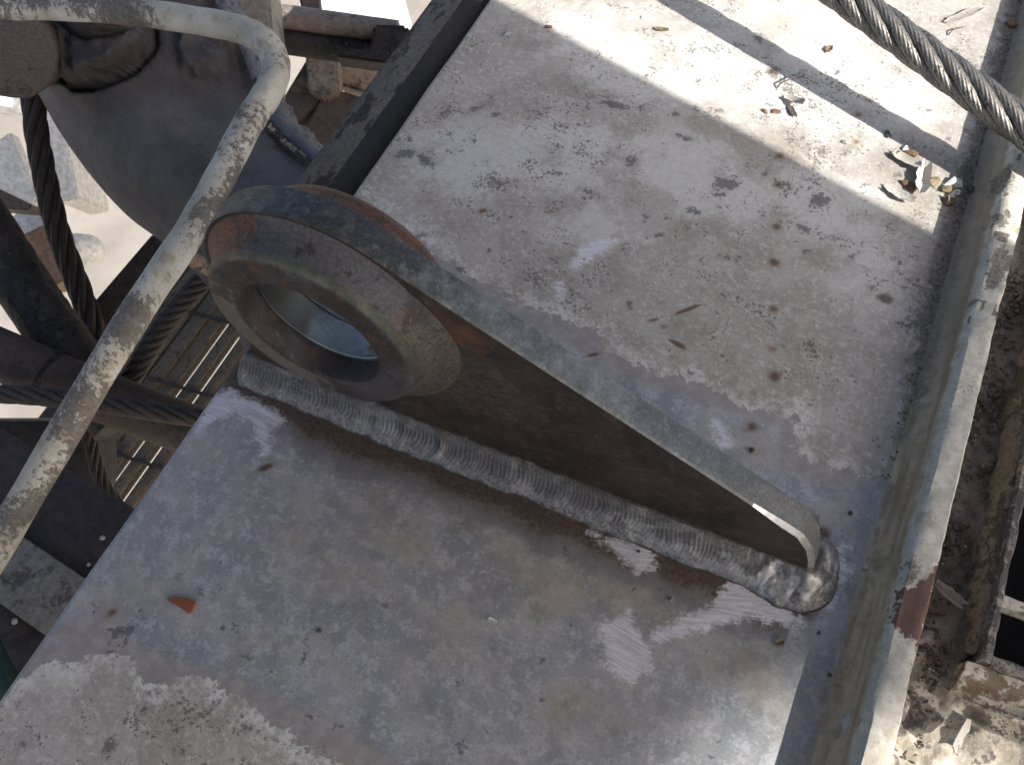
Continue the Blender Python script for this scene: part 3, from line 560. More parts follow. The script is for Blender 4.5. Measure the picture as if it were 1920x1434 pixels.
for y_ in (.052, .30, .55, .80): rough_bar('rung', [(y_, -.016), (y_+.001, -.004), (y_+.013, -.003), (y_+.016, -.010), (y_+.014, -.022)], .8296, 1.02, 40, 'x', M_FRAMEP, fr, .0012, 12)
M_PIT = worn('pit_dark', (.035, .03, .028), (.05, .045, .04), scale=12)
pit = empty('drain_pit', (.9, .5, -.4), 'dark hollow pit under the drain grate', 'pit')
for nm, c, a, b, cz in (('pit_floor', (.92, .5, -.42), (.24, 0, 0), (0, 1.1, 0), (0, 0, .02)), ('pit_wall', (.816, .52, -.235), (.004, 0, 0), (0, 1.05, 0), (0, 0, .36)), ('pit_wall', (.92, -.006, -.235), (.2, 0, 0), (0, .004, 0), (0, 0, .36)), ('pit_wall', (1.022, .52, -.235), (.004, 0, 0), (0, 1.05, 0), (0, 0, .36))):
    box(nm, c, a, b, cz, M_PIT, pit, 0)

# ------------------------------------------------------------------ wire ropes
def rope_mat(name, c1, c2, dirt, metal=.75, rough=.38):
    g = G(name); b = g.noise(60, 5, .65); c = g.noise(400, 4, .7, off=2)
    col = g.mix(g.step(b, .36, .64), c1, c2); col = g.mix(g.mul(g.step(g.add(g.mul(b, .5), g.mul(c, .5)), .52, .60), .85), col, dirt)
    return g.out(col, g.lerp(c, rough-.1, rough+.2), metal, g.bump(c, .0005))
def wire_rope(name, P, D, ns, lay, mat, core_mat, label, wires=11, step=.0022, seg=44, ph0=0., group=None, cat='wire rope'):
    P = smooth_path(P, 40); s = np.r_[0, np.cumsum(np.linalg.norm(np.diff(P, axis=0), axis=1))]; n = max(8, int(s[-1]/step)); sn = np.linspace(0, s[-1], n)
    P = np.c_[[np.interp(sn, s, P[:, k]) for k in range(3)]].T; T_, N_, B_ = frames(P)
    root = empty(name, P[n//2], label, cat, group); rs = D/2*math.sin(math.pi/ns)/(1+math.sin(math.pi/ns))*1.06; rc = D/2-rs
    for k in range(ns):
        ph = ph0+2*math.pi*k/ns+2*math.pi*sn/lay
        Q = P+rc*(np.cos(ph)[:, None]*N_+np.sin(ph)[:, None]*B_)
        tube('strand', Q, rs, mat, root, seg, wires if wires else 0, .20, -2*math.pi/(lay*.46) if wires else 0)
    tube('core', P, rc*.72, core_mat, root, 12)
    return root
M_ROPE = rope_mat('bright_rope_wire', (.19, .182, .17), (.32, .31, .29), (.035, .028, .024))
M_ROPED = rope_mat('greasy_rope_wire', (.045, .037, .034), (.085, .07, .062), (.018, .015, .014), .3, .55)
M_GREASE = worn('rope_grease', (.025, .02, .018), (.05, .04, .035), scale=60)
a_ = Zp(1594, 0, .122); b_ = Zp(1920, 240, .085); d_ = b_-a_
wire_rope('wire_rope', [a_-d_*.6, a_-d_*.2, a_+d_*.3, a_+d_*.7, b_+d_*.3, b_+d_*.9], .043, 6, .27, M_ROPE, M_GREASE, 'bright twisted steel wire rope crossing the top right corner', wires=12)

# ------------------------------------------------------------------ added slabs, out of view and shaped to shade the plate
def shade_poly(foot, s, th, name, label):
    V = [np.array([x, y, 0.])+SUNV*s for x, y in foot]; n = len(V); V += [v+np.array([0, 0, th]) for v in V]
    F = [tuple(range(n-1, -1, -1)), tuple(range(n, 2*n))]+[(i, (i+1) % n, n+(i+1) % n, n+i) for i in range(n)]
    return tag(mesh(name, V, F, worn('beam_paint', (.30, .29, .27), (.38, .37, .35), scale=8), smooth=False), label, 'beam')
shade_poly([(-1.9, 1.13), (-.6, .805), (.063, .638), (.30, .578), (.665, .487), (1.25, .335), (1.25, .04), (.80, .03), (.66, .0), (.50, -.12), (.44, -.30), (.40, -.9), (-1.9, -.9)], 1.7, .10, 'overhead_beam', 'wide painted steel beam overhead outside the picture, shading the plate')
shade_poly([(-1.5, .30), (1.25, .20), (1.25, -.065), (.80, -.08), (.70, -.095), (.655, -.135), (.615, -.20), (.585, -.30), (.57, -.9), (-1.5, -.9)], 7.0, .25, 'crane_boom', 'far crane boom section outside the picture, shading the lower plate')

# ------------------------------------------------------------------ handrail pipe
def rail_mat():
    g = G('flaking_white_rail_paint'); n1 = g.noise(14, 4, .6); n2 = g.noise(95, 7, .75, off=3, stretch=(1, 1, .6)); n3 = g.noise(260, 4, .7, off=5)
    col = g.mix(g.step(n1, .36, .64), (.42, .40, .34), (.56, .55, .50)); col = g.mix(g.mul(g.step(n3, .45, .7), .35), col, (.30, .275, .24))
    col = g.mix(g.mul(g.step(g.noise(30, 5, .6, off=9), .56, .68), .6), col, (.27, .21, .13))
    n7 = g.noise(9, 3, .5, off=17); n8 = g.noise(210, 6, .75, off=23, stretch=(1, 1, .5))
    fl = g.step(g.add(g.add(g.mul(n2, .45), g.mul(n8, .45)), g.mul(g.sub(n7, .5), .85)), .455, .515); col = g.mix(g.mul(fl, .88), col, g.mix(g.step(n8, .40, .62), (.032, .027, .026), (.15, .13, .12)))
    sm_ = g.step(g.add(g.mul(n7, .5), g.mul(n2, .5)), .50, .62); col = g.mix(g.mul(sm_, .22), col, (.22, .195, .165))
    return g.out(col, .6, 0., g.bump(g.add(g.mul(g.inv(fl), .5), g.mul(n3, .5)), .001))
M_RAIL = rail_mat()
rail = empty('handrail', Dp(330, 480, 1.08), 'bent handrail pipe with flaking white paint in front of the grey housing', 'handrail')
rp = [Dp(*q) for q in ((-260, 14, 1.34), (-80, 13, 1.32), (120, 14, 1.29), (268, 25, 1.265), (402, 45, 1.24), (462, 60, 1.225), (498, 82, 1.21), (516, 114, 1.20), (515, 145, 1.185), (500, 178, 1.17), (463, 236, 1.15), (412, 335, 1.12), (356, 435, 1.09), (241, 609, 1.06), (42, 944, 1.03), (-80, 1150, 1.02), (-180, 1320, 1.02))]
rpp = smooth_path(rp, 14); tube('pipe', rpp, .0182*(1+.02*np.sin(np.arange(len(rpp))*.7)), M_RAIL, rail, 28)
M_RUSTY = worn('rusty_lump', (.14, .085, .05), (.22, .17, .11), dark_amt=.45, scale=40, bump=.002)
tube('stay', smooth_path([Dp(350, 480, 1.09), Dp(385, 500, 1.12), Dp(430, 525, 1.20)], 6), .009, M_RUSTY, rail, 12)

# ------------------------------------------------------------------ big grey housing
def house_mat():
    g = G('housing_paint_and_grease'); n1 = g.noise(9, 5, .62); n2 = g.noise(34, 6, .68, off=3); n3 = g.noise(240, 4, .7, off=5); st = g.noise(16, 5, .65, stretch=(1, 1, .25), off=7)
    col = g.mix(g.step(g.add(g.mul(n1, .5), g.mul(st, .5)), .38, .62), (.068, .060, .057), (.128, .118, .112)); col = g.mix(g.mul(g.step(n3, .48, .72), .45), col, (.09, .08, .075))
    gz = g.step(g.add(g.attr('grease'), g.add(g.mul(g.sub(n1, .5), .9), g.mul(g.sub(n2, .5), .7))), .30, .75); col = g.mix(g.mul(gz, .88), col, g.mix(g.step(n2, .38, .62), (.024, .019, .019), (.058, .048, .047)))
    ck = g.step(g.add(n2, g.mul(g.sub(n3, .5), .2)), .66, .70); col = g.mix(g.mul(ck, .7), col, (.03, .025, .024))
    cr = g.step(g.add(g.mul(n2, .6), g.mul(n3, .4)), .39, .34); col = g.mix(g.mul(g.mul(cr, gz), .6), col, (.22, .175, .135)); f1 = g.noise(150, 6, .8, off=15); col = g.mix(g.mul(g.step(f1, .54, .66), .5), col, (.04, .034, .033)); col = g.mix(g.mul(g.step(f1, .45, .34), .35), col, (.20, .185, .172))
    return g.out(col, g.lerp(n3, .5, .72), 0., g.bump(g.add(g.mul(n3, .35), g.add(g.mul(gz, .6), g.mul(n2, 1.0))), .004))
M_HOUS0 = house_mat()
M_HOUS = worn('housing_grey_paint', (.165, .155, .150), (.235, .225, .215), dark=(.05, .043, .045), dark_amt=.33, scale=16, rough=.6, bump=.0012, edge=.12)
M_HOUSD = worn('housing_greasy', (.058, .049, .048), (.105, .092, .09), dark=(.03, .026, .028), dark_amt=.45, rust=(.36, .27, .16), rust_amt=.25, scale=22, rough=.55, bump=.0025)
M_RIM = worn('housing_rim', (.10, .10, .115), (.17, .17, .19), dark=(.03, .028, .03), dark_amt=.45, rust=(.42, .32, .18), rust_amt=.24, scale=26, rough=.5, bump=.0025)
hous = empty('winch_housing', Dp(300, 300, 1.55), 'large grey greasy winch housing behind the bent handrail', 'winch housing')
Lc = smooth_path([Dp(*q) for q in ((-120, -140, 1.75), (-40, 0, 1.74), (30, 110, 1.72), (72, 178, 1.70), (115, 250, 1.68), (170, 330, 1.65), (235, 402, 1.62), (300, 452, 1.58), (360, 505, 1.53), (420, 580, 1.48), (470, 680, 1.46))], 18)
Rc = smooth_path([Dp(*q) for q in ((250, -220, 1.62), (330, -110, 1.60), (400, 0, 1.58), (450, 90, 1.56), (485, 185, 1.53), (525, 245, 1.50), (575, 292, 1.48), (640, 345, 1.46), (700, 392, 1.44), (760, 440, 1.43), (800, 500, 1.43))], 18)
nL = len(Lc); nW = 96; HV = []; fwd = RW[2]; grease = []
sst = lambda x: max(0., min(1., x))**2*(3-2*max(0., min(1., x)))
for i in range(nL):
    for k in range(nW):
        q = k/(nW-1); b = Lc[i]*(1-q)+Rc[i]*q; d_ = -.15*math.sin(math.pi*min(1, q*1.05))**.8*(1-.3*q)
        d_ += .02*(float(fbm(np.array(i*.04), np.array(k*.047), 3, 3))-.45)+.005*(float(fbm(np.array(i*.2), np.array(k*.2), 3, 7))-.45)
        r_ = RW @ (b-CAM); px, py = 960+FPX*r_[0]/r_[2], 717+FPX*r_[1]/r_[2]; wob = 14*(float(fbm(np.array(px*.03), np.array(py*.03), 3, 12))-.45)
        hub = sst((98-math.hypot(px-228, (py-108)*1.02)+wob)/8); hub2 = sst((64-math.hypot(px-262, (py-70)*.9)+wob*1.5)/14); ear = sst((46-math.hypot(px-160, py-165)+wob)/10); clod = sst((52-math.hypot((px-400)*1.1, (py-95)*.62)+2.2*wob)/16)
        crv = max(math.exp(-((98-math.hypot(px-228, (py-108)*1.02)+wob+3)/5.5)**2)*(py > 90), math.exp(-((64-math.hypot(px-262, (py-70)*.9)+wob*1.5)/6)**2)*hub*.8)
        grv = math.exp(-((px-221-.05*(py-170))/6)**2)*(138 < py < 212)
        d_ -= .060*hub+.035*hub2*hub+.020*ear*(1-hub)+.020*clod-.022*grv-.026*crv+.022*max(hub, clod)*(float(fbm(np.array(px*.04), np.array(py*.04), 4, 5))-.45)
        HV.append(b+fwd*d_); grease.append(max(0., min(1.3, 1.0-(py/430.)*1.75+.30*q+.7*max(hub, clod)+.5*grv+1.1*crv)))  # darker towards the top, the hub and the crevices
HF = [(i*nW+k, i*nW+k+1, (i+1)*nW+k+1, (i+1)*nW+k) for i in range(nL-1) for k in range(nW-1)]
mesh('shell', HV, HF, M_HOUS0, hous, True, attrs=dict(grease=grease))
back = [v+fwd*.16 for v in HV]; mesh('back_shell', back, [f[::-1] for f in HF], M_HOUSD, hous, True)
# rim band: the thick edge of the shell
RV = []; nr = 6; oc = unit(RW[0]*.80-RW[1]*.6)
for i in range(nL):
    for k in range(nr):
        q = k/(nr-1); jag = .012*(float(fbm(np.array(i*.24), np.array(1.3), 3, 4))-.45) if k > 2 else 0
        RV.append(HV[i*nW+nW-1]+oc*((.034+jag*1.6)*q)+fwd*(.05*q*q-.008*math.sin(math.pi*q)))
mesh('rim', RV, [(i*nr+k, i*nr+k+1, (i+1)*nr+k+1, (i+1)*nr+k) for i in range(nL-1) for k in range(nr-1)], M_RIM, hous, True)
tube('edge_flake', smooth_path([Dp(505, 238, 1.50), Dp(530, 263, 1.485), Dp(552, 280, 1.475), Dp(572, 296, 1.465)], 8), .0035, worn('flake_cream', (.42, .34, .22), (.5, .42, .3), dark_amt=.47, scale=60, bump=.002), hous, 8, rough=.45)
# shaft stub and cap bolts (each lies on the housing)
def cyl(name, c, axis, r, h, mat, parent, seg=40, bev=.006, jitter=0.):
    ax = unit(axis); a = unit(np.cross(ax, [0, 0, 1.])); b = np.cross(ax, a); rows = [(r*.0, h/2), (r-bev, h/2), (r, h/2-bev), (r, -h/2)]; V = []
    rj = 1+jitter*(fbm(np.cos(np.linspace(0, 2*np.pi, seg, endpoint=False))*3+5, np.sin(np.linspace(0, 2*np.pi, seg, endpoint=False))*3+5, 3, 2)-.45)
    for rr, hh in rows[1:]:
        for i in range(seg): t = 2*math.pi*i/seg; V.append(c+ax*hh+rr*rj[i]*(math.cos(t)*a+math.sin(t)*b))
    F = [(i*seg+k, (i+1)*seg+k, (i+1)*seg+(k+1) % seg, i*seg+(k+1) % seg) for i in range(2) for k in range(seg)]+[tuple(range(seg))]
    return mesh(name, V, F, mat, parent, True, sharp=50)
M_SHAFT = worn('shaft_end_brown', (.075, .056, .052), (.115, .093, .087), dark=(.06, .045, .045), dark_amt=.44, rust=(.33, .27, .22), rust_amt=.27, scale=30, rough=.7, bump=.002, streak=(.3, 1, 1))
cyl('shaft_stub', Dp(50, 78, 1.53), -fwd*.85+RW[1]*.42+RW[0]*.18, .072, .22, M_SHAFT, hous, 48, .004, .12)
def lump(name, c, r, sx, sy, sz, mat, parent, seed, hexy=False):
    bm = bmesh.new(); bmesh.ops.create_icosphere(bm, subdivisions=4, radius=1.)
    for v in bm.verts:
        p_ = np.array(v.co)
        if hexy:
            an = math.atan2(p_[1], p_[0]); k_ = math.cos(math.pi/6)/math.cos((an % (math.pi/3))-math.pi/6); rr = math.hypot(p_[0], p_[1]); f_ = min(1., k_*.9/max(rr, .2)) if rr > .6 else 1.
            p_[0] *= f_; p_[1] *= f_; p_[2] = np.clip(p_[2], -.7, .7)
        p_ = p_*(1+.16*(float(fbm(np.array(p_[0]*1.7+seed), np.array(p_[1]*1.7+p_[2]*1.3), 3, seed))-.45))
        v.co = Vector(c+r*(p_[0]*sx*RW[0]+p_[1]*sy*RW[1]-p_[2]*sz*fwd))
    return from_bm(name, bm, mat, parent, True, 50)
# ------------------------------------------------------------------ channel beam along the plate's left edge
M_CHAN = worn('channel_brown', (.085, .075, .066), (.145, .13, .115), dark=(.014, .013, .013), dark_amt=.47, scale=20, rough=.7, bump=.0018, streak=(1, .4, 1))
M_CHAND = worn('channel_black', (.013, .012, .012), (.024, .022, .022), dark=(.13, .12, .11), dark_amt=.36, scale=24, rough=.75, bump=.0015)
chan = empty('steel_channel', (-.05, .6, -.1), 'dark steel channel running beside the plate edge above the lug', 'steel channel')
def sweep_y(name, sec, y0, y1, n, mat, parent, amp=.001, fm=None):
    V = []; m = len(sec)
    for i in range(n):
        y_ = y0+(y1-y0)*i/(n-1)
        for k, (a, b) in enumerate(sec): d = amp*(float(fbm(np.array(y_*25), np.array(k*.8), 3, 9))-.45)*2; V.append((a+d, y_, b+d))
    F = [(i*m+k, i*m+k+1, (i+1)*m+k+1, (i+1)*m+k) for i in range(n-1) for k in range(m-1)]
    return mesh(name, V, F, mat, parent, True)
sweep_y('flange', [(-.006, -.052), (-.0075, -.035), (-.012, -.024), (-.020, -.017), (-.032, -.014), (-.045, -.0135)], .12, 1.3, 90, M_CHAND, chan, .0014)
sweep_y('web', [(-.045, -.0138), (-.060, -.016), (-.080, -.021), (-.094, -.026), (-.098, -.034), (-.099, -.06), (-.099, -.14)], .12, 1.3, 90, M_CHAN, chan, .0012)

# ------------------------------------------------------------------ things below and behind
M_DARK = worn('dark_rust_steel', (.018, .014, .013), (.045, .036, .031), dark=(.008, .007, .007), dark_amt=.48, rust=(.07, .04, .022), rust_amt=.30, scale=26, rough=.6, bump=.006)
M_BROWN = worn('brown_steel', (.05, .037, .032), (.085, .066, .057), dark=(.03, .024, .022), dark_amt=.42, rust=(.17, .10, .06), rust_amt=.3, scale=12, rough=.7, bump=.002)
M_DECK = worn('dark_deck', (.038, .029, .026), (.062, .049, .044), dark=(.02, .016, .016), dark_amt=.44, scale=10, rough=.75, bump=.002)
M_CREAM = worn('cream_paint', (.50, .48, .42), (.62, .60, .54), dark=(.30, .25, .18), dark_amt=.36, scale=6, rough=.6)
M_WHITE = worn('white_paint', (.70, .70, .68), (.80, .80, .78), dark=(.5, .49, .46), dark_amt=.34, scale=3, rough=.6)
M_SLAT = worn('rusty_slat', (.060, .046, .034), (.125, .098, .066), dark=(.03, .024, .02), dark_amt=.43, rust=(.17, .085, .04), rust_amt=.33, scale=14, rough=.75, bump=.0015)
# grating walkway
gr = empty('walkway_grating', Dp(330, 720, 1.9), 'rusty slatted walkway grating below the left plate edge', 'grating')
def gnd_mat():
    g = G('sunlit_yard'); n1 = g.noise(.8, 4, .6); n2 = g.noise(5, 5, .6); x, y, z = g.xyz()
    col = g.mix(g.step(n1, .4, .6), (.225, .205, .182), (.28, .257, .23)); col = g.mix(g.mul(g.step(n2, .5, .7), .3), col, (.17, .153, .133))
    st = g.step(g.math('ABSOLUTE', g.sub(g.add(x, g.mul(y, -.1)), -3.05)), .55, .50); col = g.mix(g.mul(st, .75), col, (.42, .385, .335))  # pale band: a sunlit strip painted into the ground colour
    return g.out(col, .8)
zf = -6.0
tag(mesh('ground', [(-60, -60, zf), (60, -60, zf), (60, 60, zf), (-60, 60, zf)], [(0, 1, 2, 3)], gnd_mat()), 'sunlit concrete yard far below', kind='structure')
zg = -1.02; e0 = Zp(440, 660, zg); 
for k in range(9):
    x_ = e0[0]+.10-k*.045
    wd = .037 if k > 4 else .027
    box('slat', (x_, .2, zg), (wd, 0, 0), (0, 1.7, 0), (0, 0, .03), M_SLAT, gr, .003)
for y_ in (-.36, -.16, .04, .24, .44, .64): tube('cross_rod', [(e0[0]+.16, y_+.05, zg+.018), (-.93, y_-.01, zg+.018)], .0045, M_DARK, gr, 8)
# dark beam beneath the far slats
box('support_beam', (-.97, .2, zg-.25), (.21, 0, 0), (0, 2.0, 0), (0, 0, .06), M_DECK, gr, .004)
# lower deck with flat bar and green pipe
dk = empty('lower_deck', Zp(60, 1100, -.36), 'dark rusty lower deck plate at the bottom left', 'deck')
A = [Zp(*q, -.36) for q in ((-500, 600), (0, 800), (255, 955), (620, 1170), (300, 1800), (-900, 1500))]
V = A+[a-np.array([0, 0, .05]) for a in A]; nA_ = len(A)
mesh('deck_sheet', V, [tuple(range(nA_)), tuple(range(2*nA_-1, nA_-1, -1))]+[(i, nA_+i, nA_+(i+1) % nA_, (i+1) % nA_) for i in range(nA_)], M_DECK, dk, False)
a_, b_ = Zp(-60, 1010, -.35), Zp(200, 1190, -.35); d_ = unit(b_-a_); s_ = np.cross([0, 0, 1.], d_)
M_BEIGE = worn('beige_bar', (.20, .175, .145), (.27, .245, .205), dark=(.07, .055, .05), dark_amt=.44, scale=16, rough=.7, bump=.0012)
box('flat_bar', (a_+b_)/2, d_*np.linalg.norm(b_-a_)*1.1, s_*.085, (0, 0, .014), M_BEIGE, dk, .003)
gpip = tube('green_pipe', [Zp(-60, 1130, -.30), Zp(0, 1250, -.30), Zp(60, 1370, -.30)], .014, worn('green_paint', (.006, .03, .022), (.010, .045, .032), dark_amt=.4, scale=20)); tag(gpip, 'green pipe at the lower left border of the picture', 'pipe')
# dark pipes and column on the left
col_ = tube('dark_strut', smooth_path([Dp(-150, 200, 1.62), Dp(-30, 420, 1.60), Dp(60, 560, 1.58), Dp(150, 690, 1.56), Dp(225, 795, 1.555)], 12), .046, M_DARK, None, 28, rough=.02); tag(col_, 'thick black tar coated strut slanting behind the handrail', 'strut')
br = empty('brown_pipe', Dp(60, 700, 1.55), 'brown rusty pipe with a collar at the left border', 'pipe')
tube('pipe', smooth_path([Dp(-150, 600, 1.50), Dp(0, 665, 1.50), Dp(120, 715, 1.51), Dp(260, 770, 1.53), Dp(430, 830, 1.56), Dp(620, 880, 1.6)], 6), .042, M_BROWN, br, 28)
tube('collar', [Dp(86, 700, 1.508), Dp(98, 706, 1.51)], .0445, M_DARK, br, 28)
wire_rope('hanging_rope', [Dp(-30, -60, 1.76), Dp(50, 130, 1.74), Dp(72, 270, 1.73), Dp(105, 420, 1.72), Dp(150, 545, 1.71), Dp(215, 720, 1.7)], .044, 6, .30, M_ROPED, M_GREASE, 'dark greasy wire rope hanging at the upper left below the shaft stub', wires=0, step=.006, seg=14)
wire_rope('slack_rope', [Dp(-80, 735, 1.42), Dp(60, 742, 1.42), Dp(200, 758, 1.43), Dp(330, 778, 1.44), Dp(460, 798, 1.46), Dp(600, 830, 1.5)], .030, 6, .19, M_ROPED, M_GREASE, 'dark slack wire rope lying across the brown pipe', wires=0, step=.006, seg=12)
wire_rope('thin_rope', [Dp(165, 780, 1.62), Dp(175, 850, 1.62), Dp(200, 920, 1.62), Dp(260, 990, 1.62)], .026, 6, .16, M_ROPED, M_GREASE, 'dark wire rope end dropping over the grating behind the handrail', wires=0, step=.006, seg=12)
blk = box('dark_block', Dp(70, 850, 1.75), RW[0]*.26, RW[1]*.13, fwd*.1, M_DARK, None, .01); tag(blk, 'black steel block under the slack rope on the left', 'block')
a_, b_ = Dp(318, 458, 1.80), Dp(120, 690, 1.74)
chl = box('angle_rail', (a_+b_)/2, RW[0]*.05+RW[1]*.03, (b_-a_), fwd*.05, M_BROWN, None, .004); tag(chl, 'brown angle rail beside the grating behind the handrail', 'rail')
wire_rope('hose', [Dp(420, 480, 1.62), Dp(365, 540, 1.60), Dp(300, 620, 1.60), Dp(240, 720, 1.60)], .036, 6, .12, M_ROPED, M_GREASE, 'dark ribbed hose hanging just right of the handrail', wires=0, step=.006, seg=12, cat='hose')

# far white posts and boards on the left
def quadbox(name, pts, t, thick, mat, label, cat, parent=None):
    A = [Dp(x, y, t) for x, y in pts]; B = [a+fwd*thick for a in A]; n = len(A); bm = bmesh.new()
    va = [bm.verts.new(a) for a in A]; vb = [bm.verts.new(b) for b in B]
    bm.faces.new(va); bm.faces.new(vb[::-1])
    for i in range(n): bm.faces.new((va[i], vb[i], vb[(i+1) % n], va[(i+1) % n]))
    bmesh.ops.recalc_face_normals(bm, faces=bm.faces[:]); bmesh.ops.bevel(bm, geom=bm.edges[:], offset=min(.006, thick*.2), segments=2, affect='EDGES')
    o = from_bm(name, bm, mat, parent, True, 40)
    if label: tag(o, label, cat)
    return o
quadbox('white_post', [(70, 190), (108, 180), (148, 372), (108, 380)], 3.2, .25, M_CREAM, 'cream painted steel post seen below the housing beside the hanging rope', 'post')
quadbox('white_box', [(128, 260), (140, 262), (190, 330), (168, 345)], 5.0, .5, M_WHITE, 'white box on the yard below the housing edge', 'box')
quadbox('rusty_plank', [(-20, 275), (18, 246), (70, 370), (62, 385), (-20, 345)], 2.6, .05, M_CREAM, 'cream plank with rusty hole at the left border', 'plank')
quadbox('brown_beam', [(-20, 345), (60, 372), (55, 395), (-20, 388)], 2.7, .1, M_BROWN, 'brown beam under the cream plank at the left border', 'beam')
quadbox('cream_bracket', [(15, 415), (60, 365), (95, 420), (60, 470), (30, 460)], 2.9, .12, M_CREAM, 'cream bracket behind the hanging rope', 'bracket')
quadbox('rust_plate', [(40, 440), (95, 415), (125, 520), (90, 545), (60, 500)], 2.8, .1, worn('rust_plate', (.16, .085, .05), (.25, .15, .09), dark_amt=.42, scale=8), 'rusty brown plate between the strut and the hanging rope', 'plate')
tag(lump('white_float', Dp(150, 468, 3.4), .075, 1.15, .8, .8, M_CREAM, None, 3), 'rounded cream float on the yard beside the hanging rope', 'float')
quadbox('white_board', [(-60, 130), (20, 128), (55, 165), (20, 200), (-60, 190)], 3.6, .2, M_WHITE, 'white sunlit board at the upper left border', 'board')
# top: post, hydraulic rods, far white
quadbox('timber_post', [(330, -60), (500, -60), (512, 70), (510, 185), (480, 195), (430, 130)], 1.66, .10, worn('grey_timber', (.17, .16, .14), (.26, .245, .22), dark=(.07, .06, .055), dark_amt=.43, scale=10, streak=(1, 1, .1)), 'weathered grey post behind the handrail bend', 'post')
hy = empty('tie_rod', Dp(640, 70, 2.0), 'twin dark tie rods ending in a clevis above the housing', 'tie rod')
M_ROD = worn('rod_grey', (.15, .13, .115), (.22, .19, .165), dark=(.05, .043, .04), dark_amt=.43, scale=9)
tube('rod', [Dp(420, 20, 2.0), Dp(560, 36, 2.0), Dp(745, 62, 2.0)], .026, M_ROD, hy, 24)
tube('rod', [Dp(420, 62, 2.02), Dp(560, 82, 2.02), Dp(745, 108, 2.02)], .027, M_DARK, hy, 24)
quadbox('clevis', [(700, 45), (762, 46), (775, 68), (752, 122), (625, 105), (632, 88), (690, 92), (697, 70)], 1.96, .07, M_DARK, None, None, hy)
M_RBOX = worn('rust_frame', (.045, .033, .026), (.075, .052, .04), dark=(.018, .014, .013), dark_amt=.43, rust=(.22, .14, .08), rust_amt=.38, scale=7, rough=.75)
fb = empty('rusty_box', Dp(610, 220, 2.5), 'dark rusty box frame with bright slits behind the housing rim', 'box')
quadbox('plate', [(520, 200), (578, 105), (608, 108), (600, 190), (548, 240), (520, 262)], 2.5, .12, M_RBOX, None, None, fb)
quadbox('post', [(572, 100), (632, 105), (634, 168), (606, 182), (575, 170)], 2.45, .08, worn('rust_cream_post', (.10, .07, .05), (.20, .165, .13), dark_amt=.48, scale=10), None, None, fb)
quadbox('plate', [(632, 110), (740, 125), (700, 178), (634, 158)], 2.55, .08, worn('rust_tan', (.16, .11, .075), (.25, .18, .12), dark_amt=.44, scale=7), None, None, fb)
quadbox('plate', [(598, 186), (632, 168), (700, 188), (680, 225), (620, 310), (560, 262)], 2.5, .08, M_RBOX, None, None, fb)
quadbox('white_tank', [(570, -60), (748, -40), (752, 42), (560, 25)], 5.0, .6, M_WHITE, 'bright white tank behind the tie rods at the top', 'tank')
quadbox('post', [(553, -40), (592, -40), (600, 24), (565, 20)], 2.3, .05, M_BROWN, 'brown post rising above the tie rods at the top', 'post')

# ------------------------------------------------------------------ loose chips and debris on the plate
def flake_mat(name, c1, c2, dark_amt=.42): return worn(name, c1, c2, dark=(.06, .05, .045), dark_amt=dark_amt, scale=110, rough=.65, bump=.0009)
MF = dict(olive_pale=flake_mat('flake_cream', (.34, .30, .235), (.45, .41, .335), .48), dirt=flake_mat('flake_dirt', (.10, .085, .075), (.17, .15, .135), .48), grey=flake_mat('flake_grey', (.24, .225, .205), (.33, .31, .285)), pale=flake_mat('flake_pale', (.40, .375, .34), (.52, .50, .46)), rust=flake_mat('flake_rust', (.14, .07, .03), (.23, .125, .06), .46), olive=flake_mat('flake_olive', (.15, .11, .05), (.25, .205, .12), .46), white=flake_mat('flake_white', (.55, .57, .54), (.66, .68, .65)), dark=flake_mat('flake_dark', (.06, .05, .045), (.10, .085, .075)), red=flake_mat('flake_red', (.17, .05, .022), (.24, .075, .03), .3), blue=flake_mat('flake_blue', (.24, .29, .32), (.32, .37, .40)))
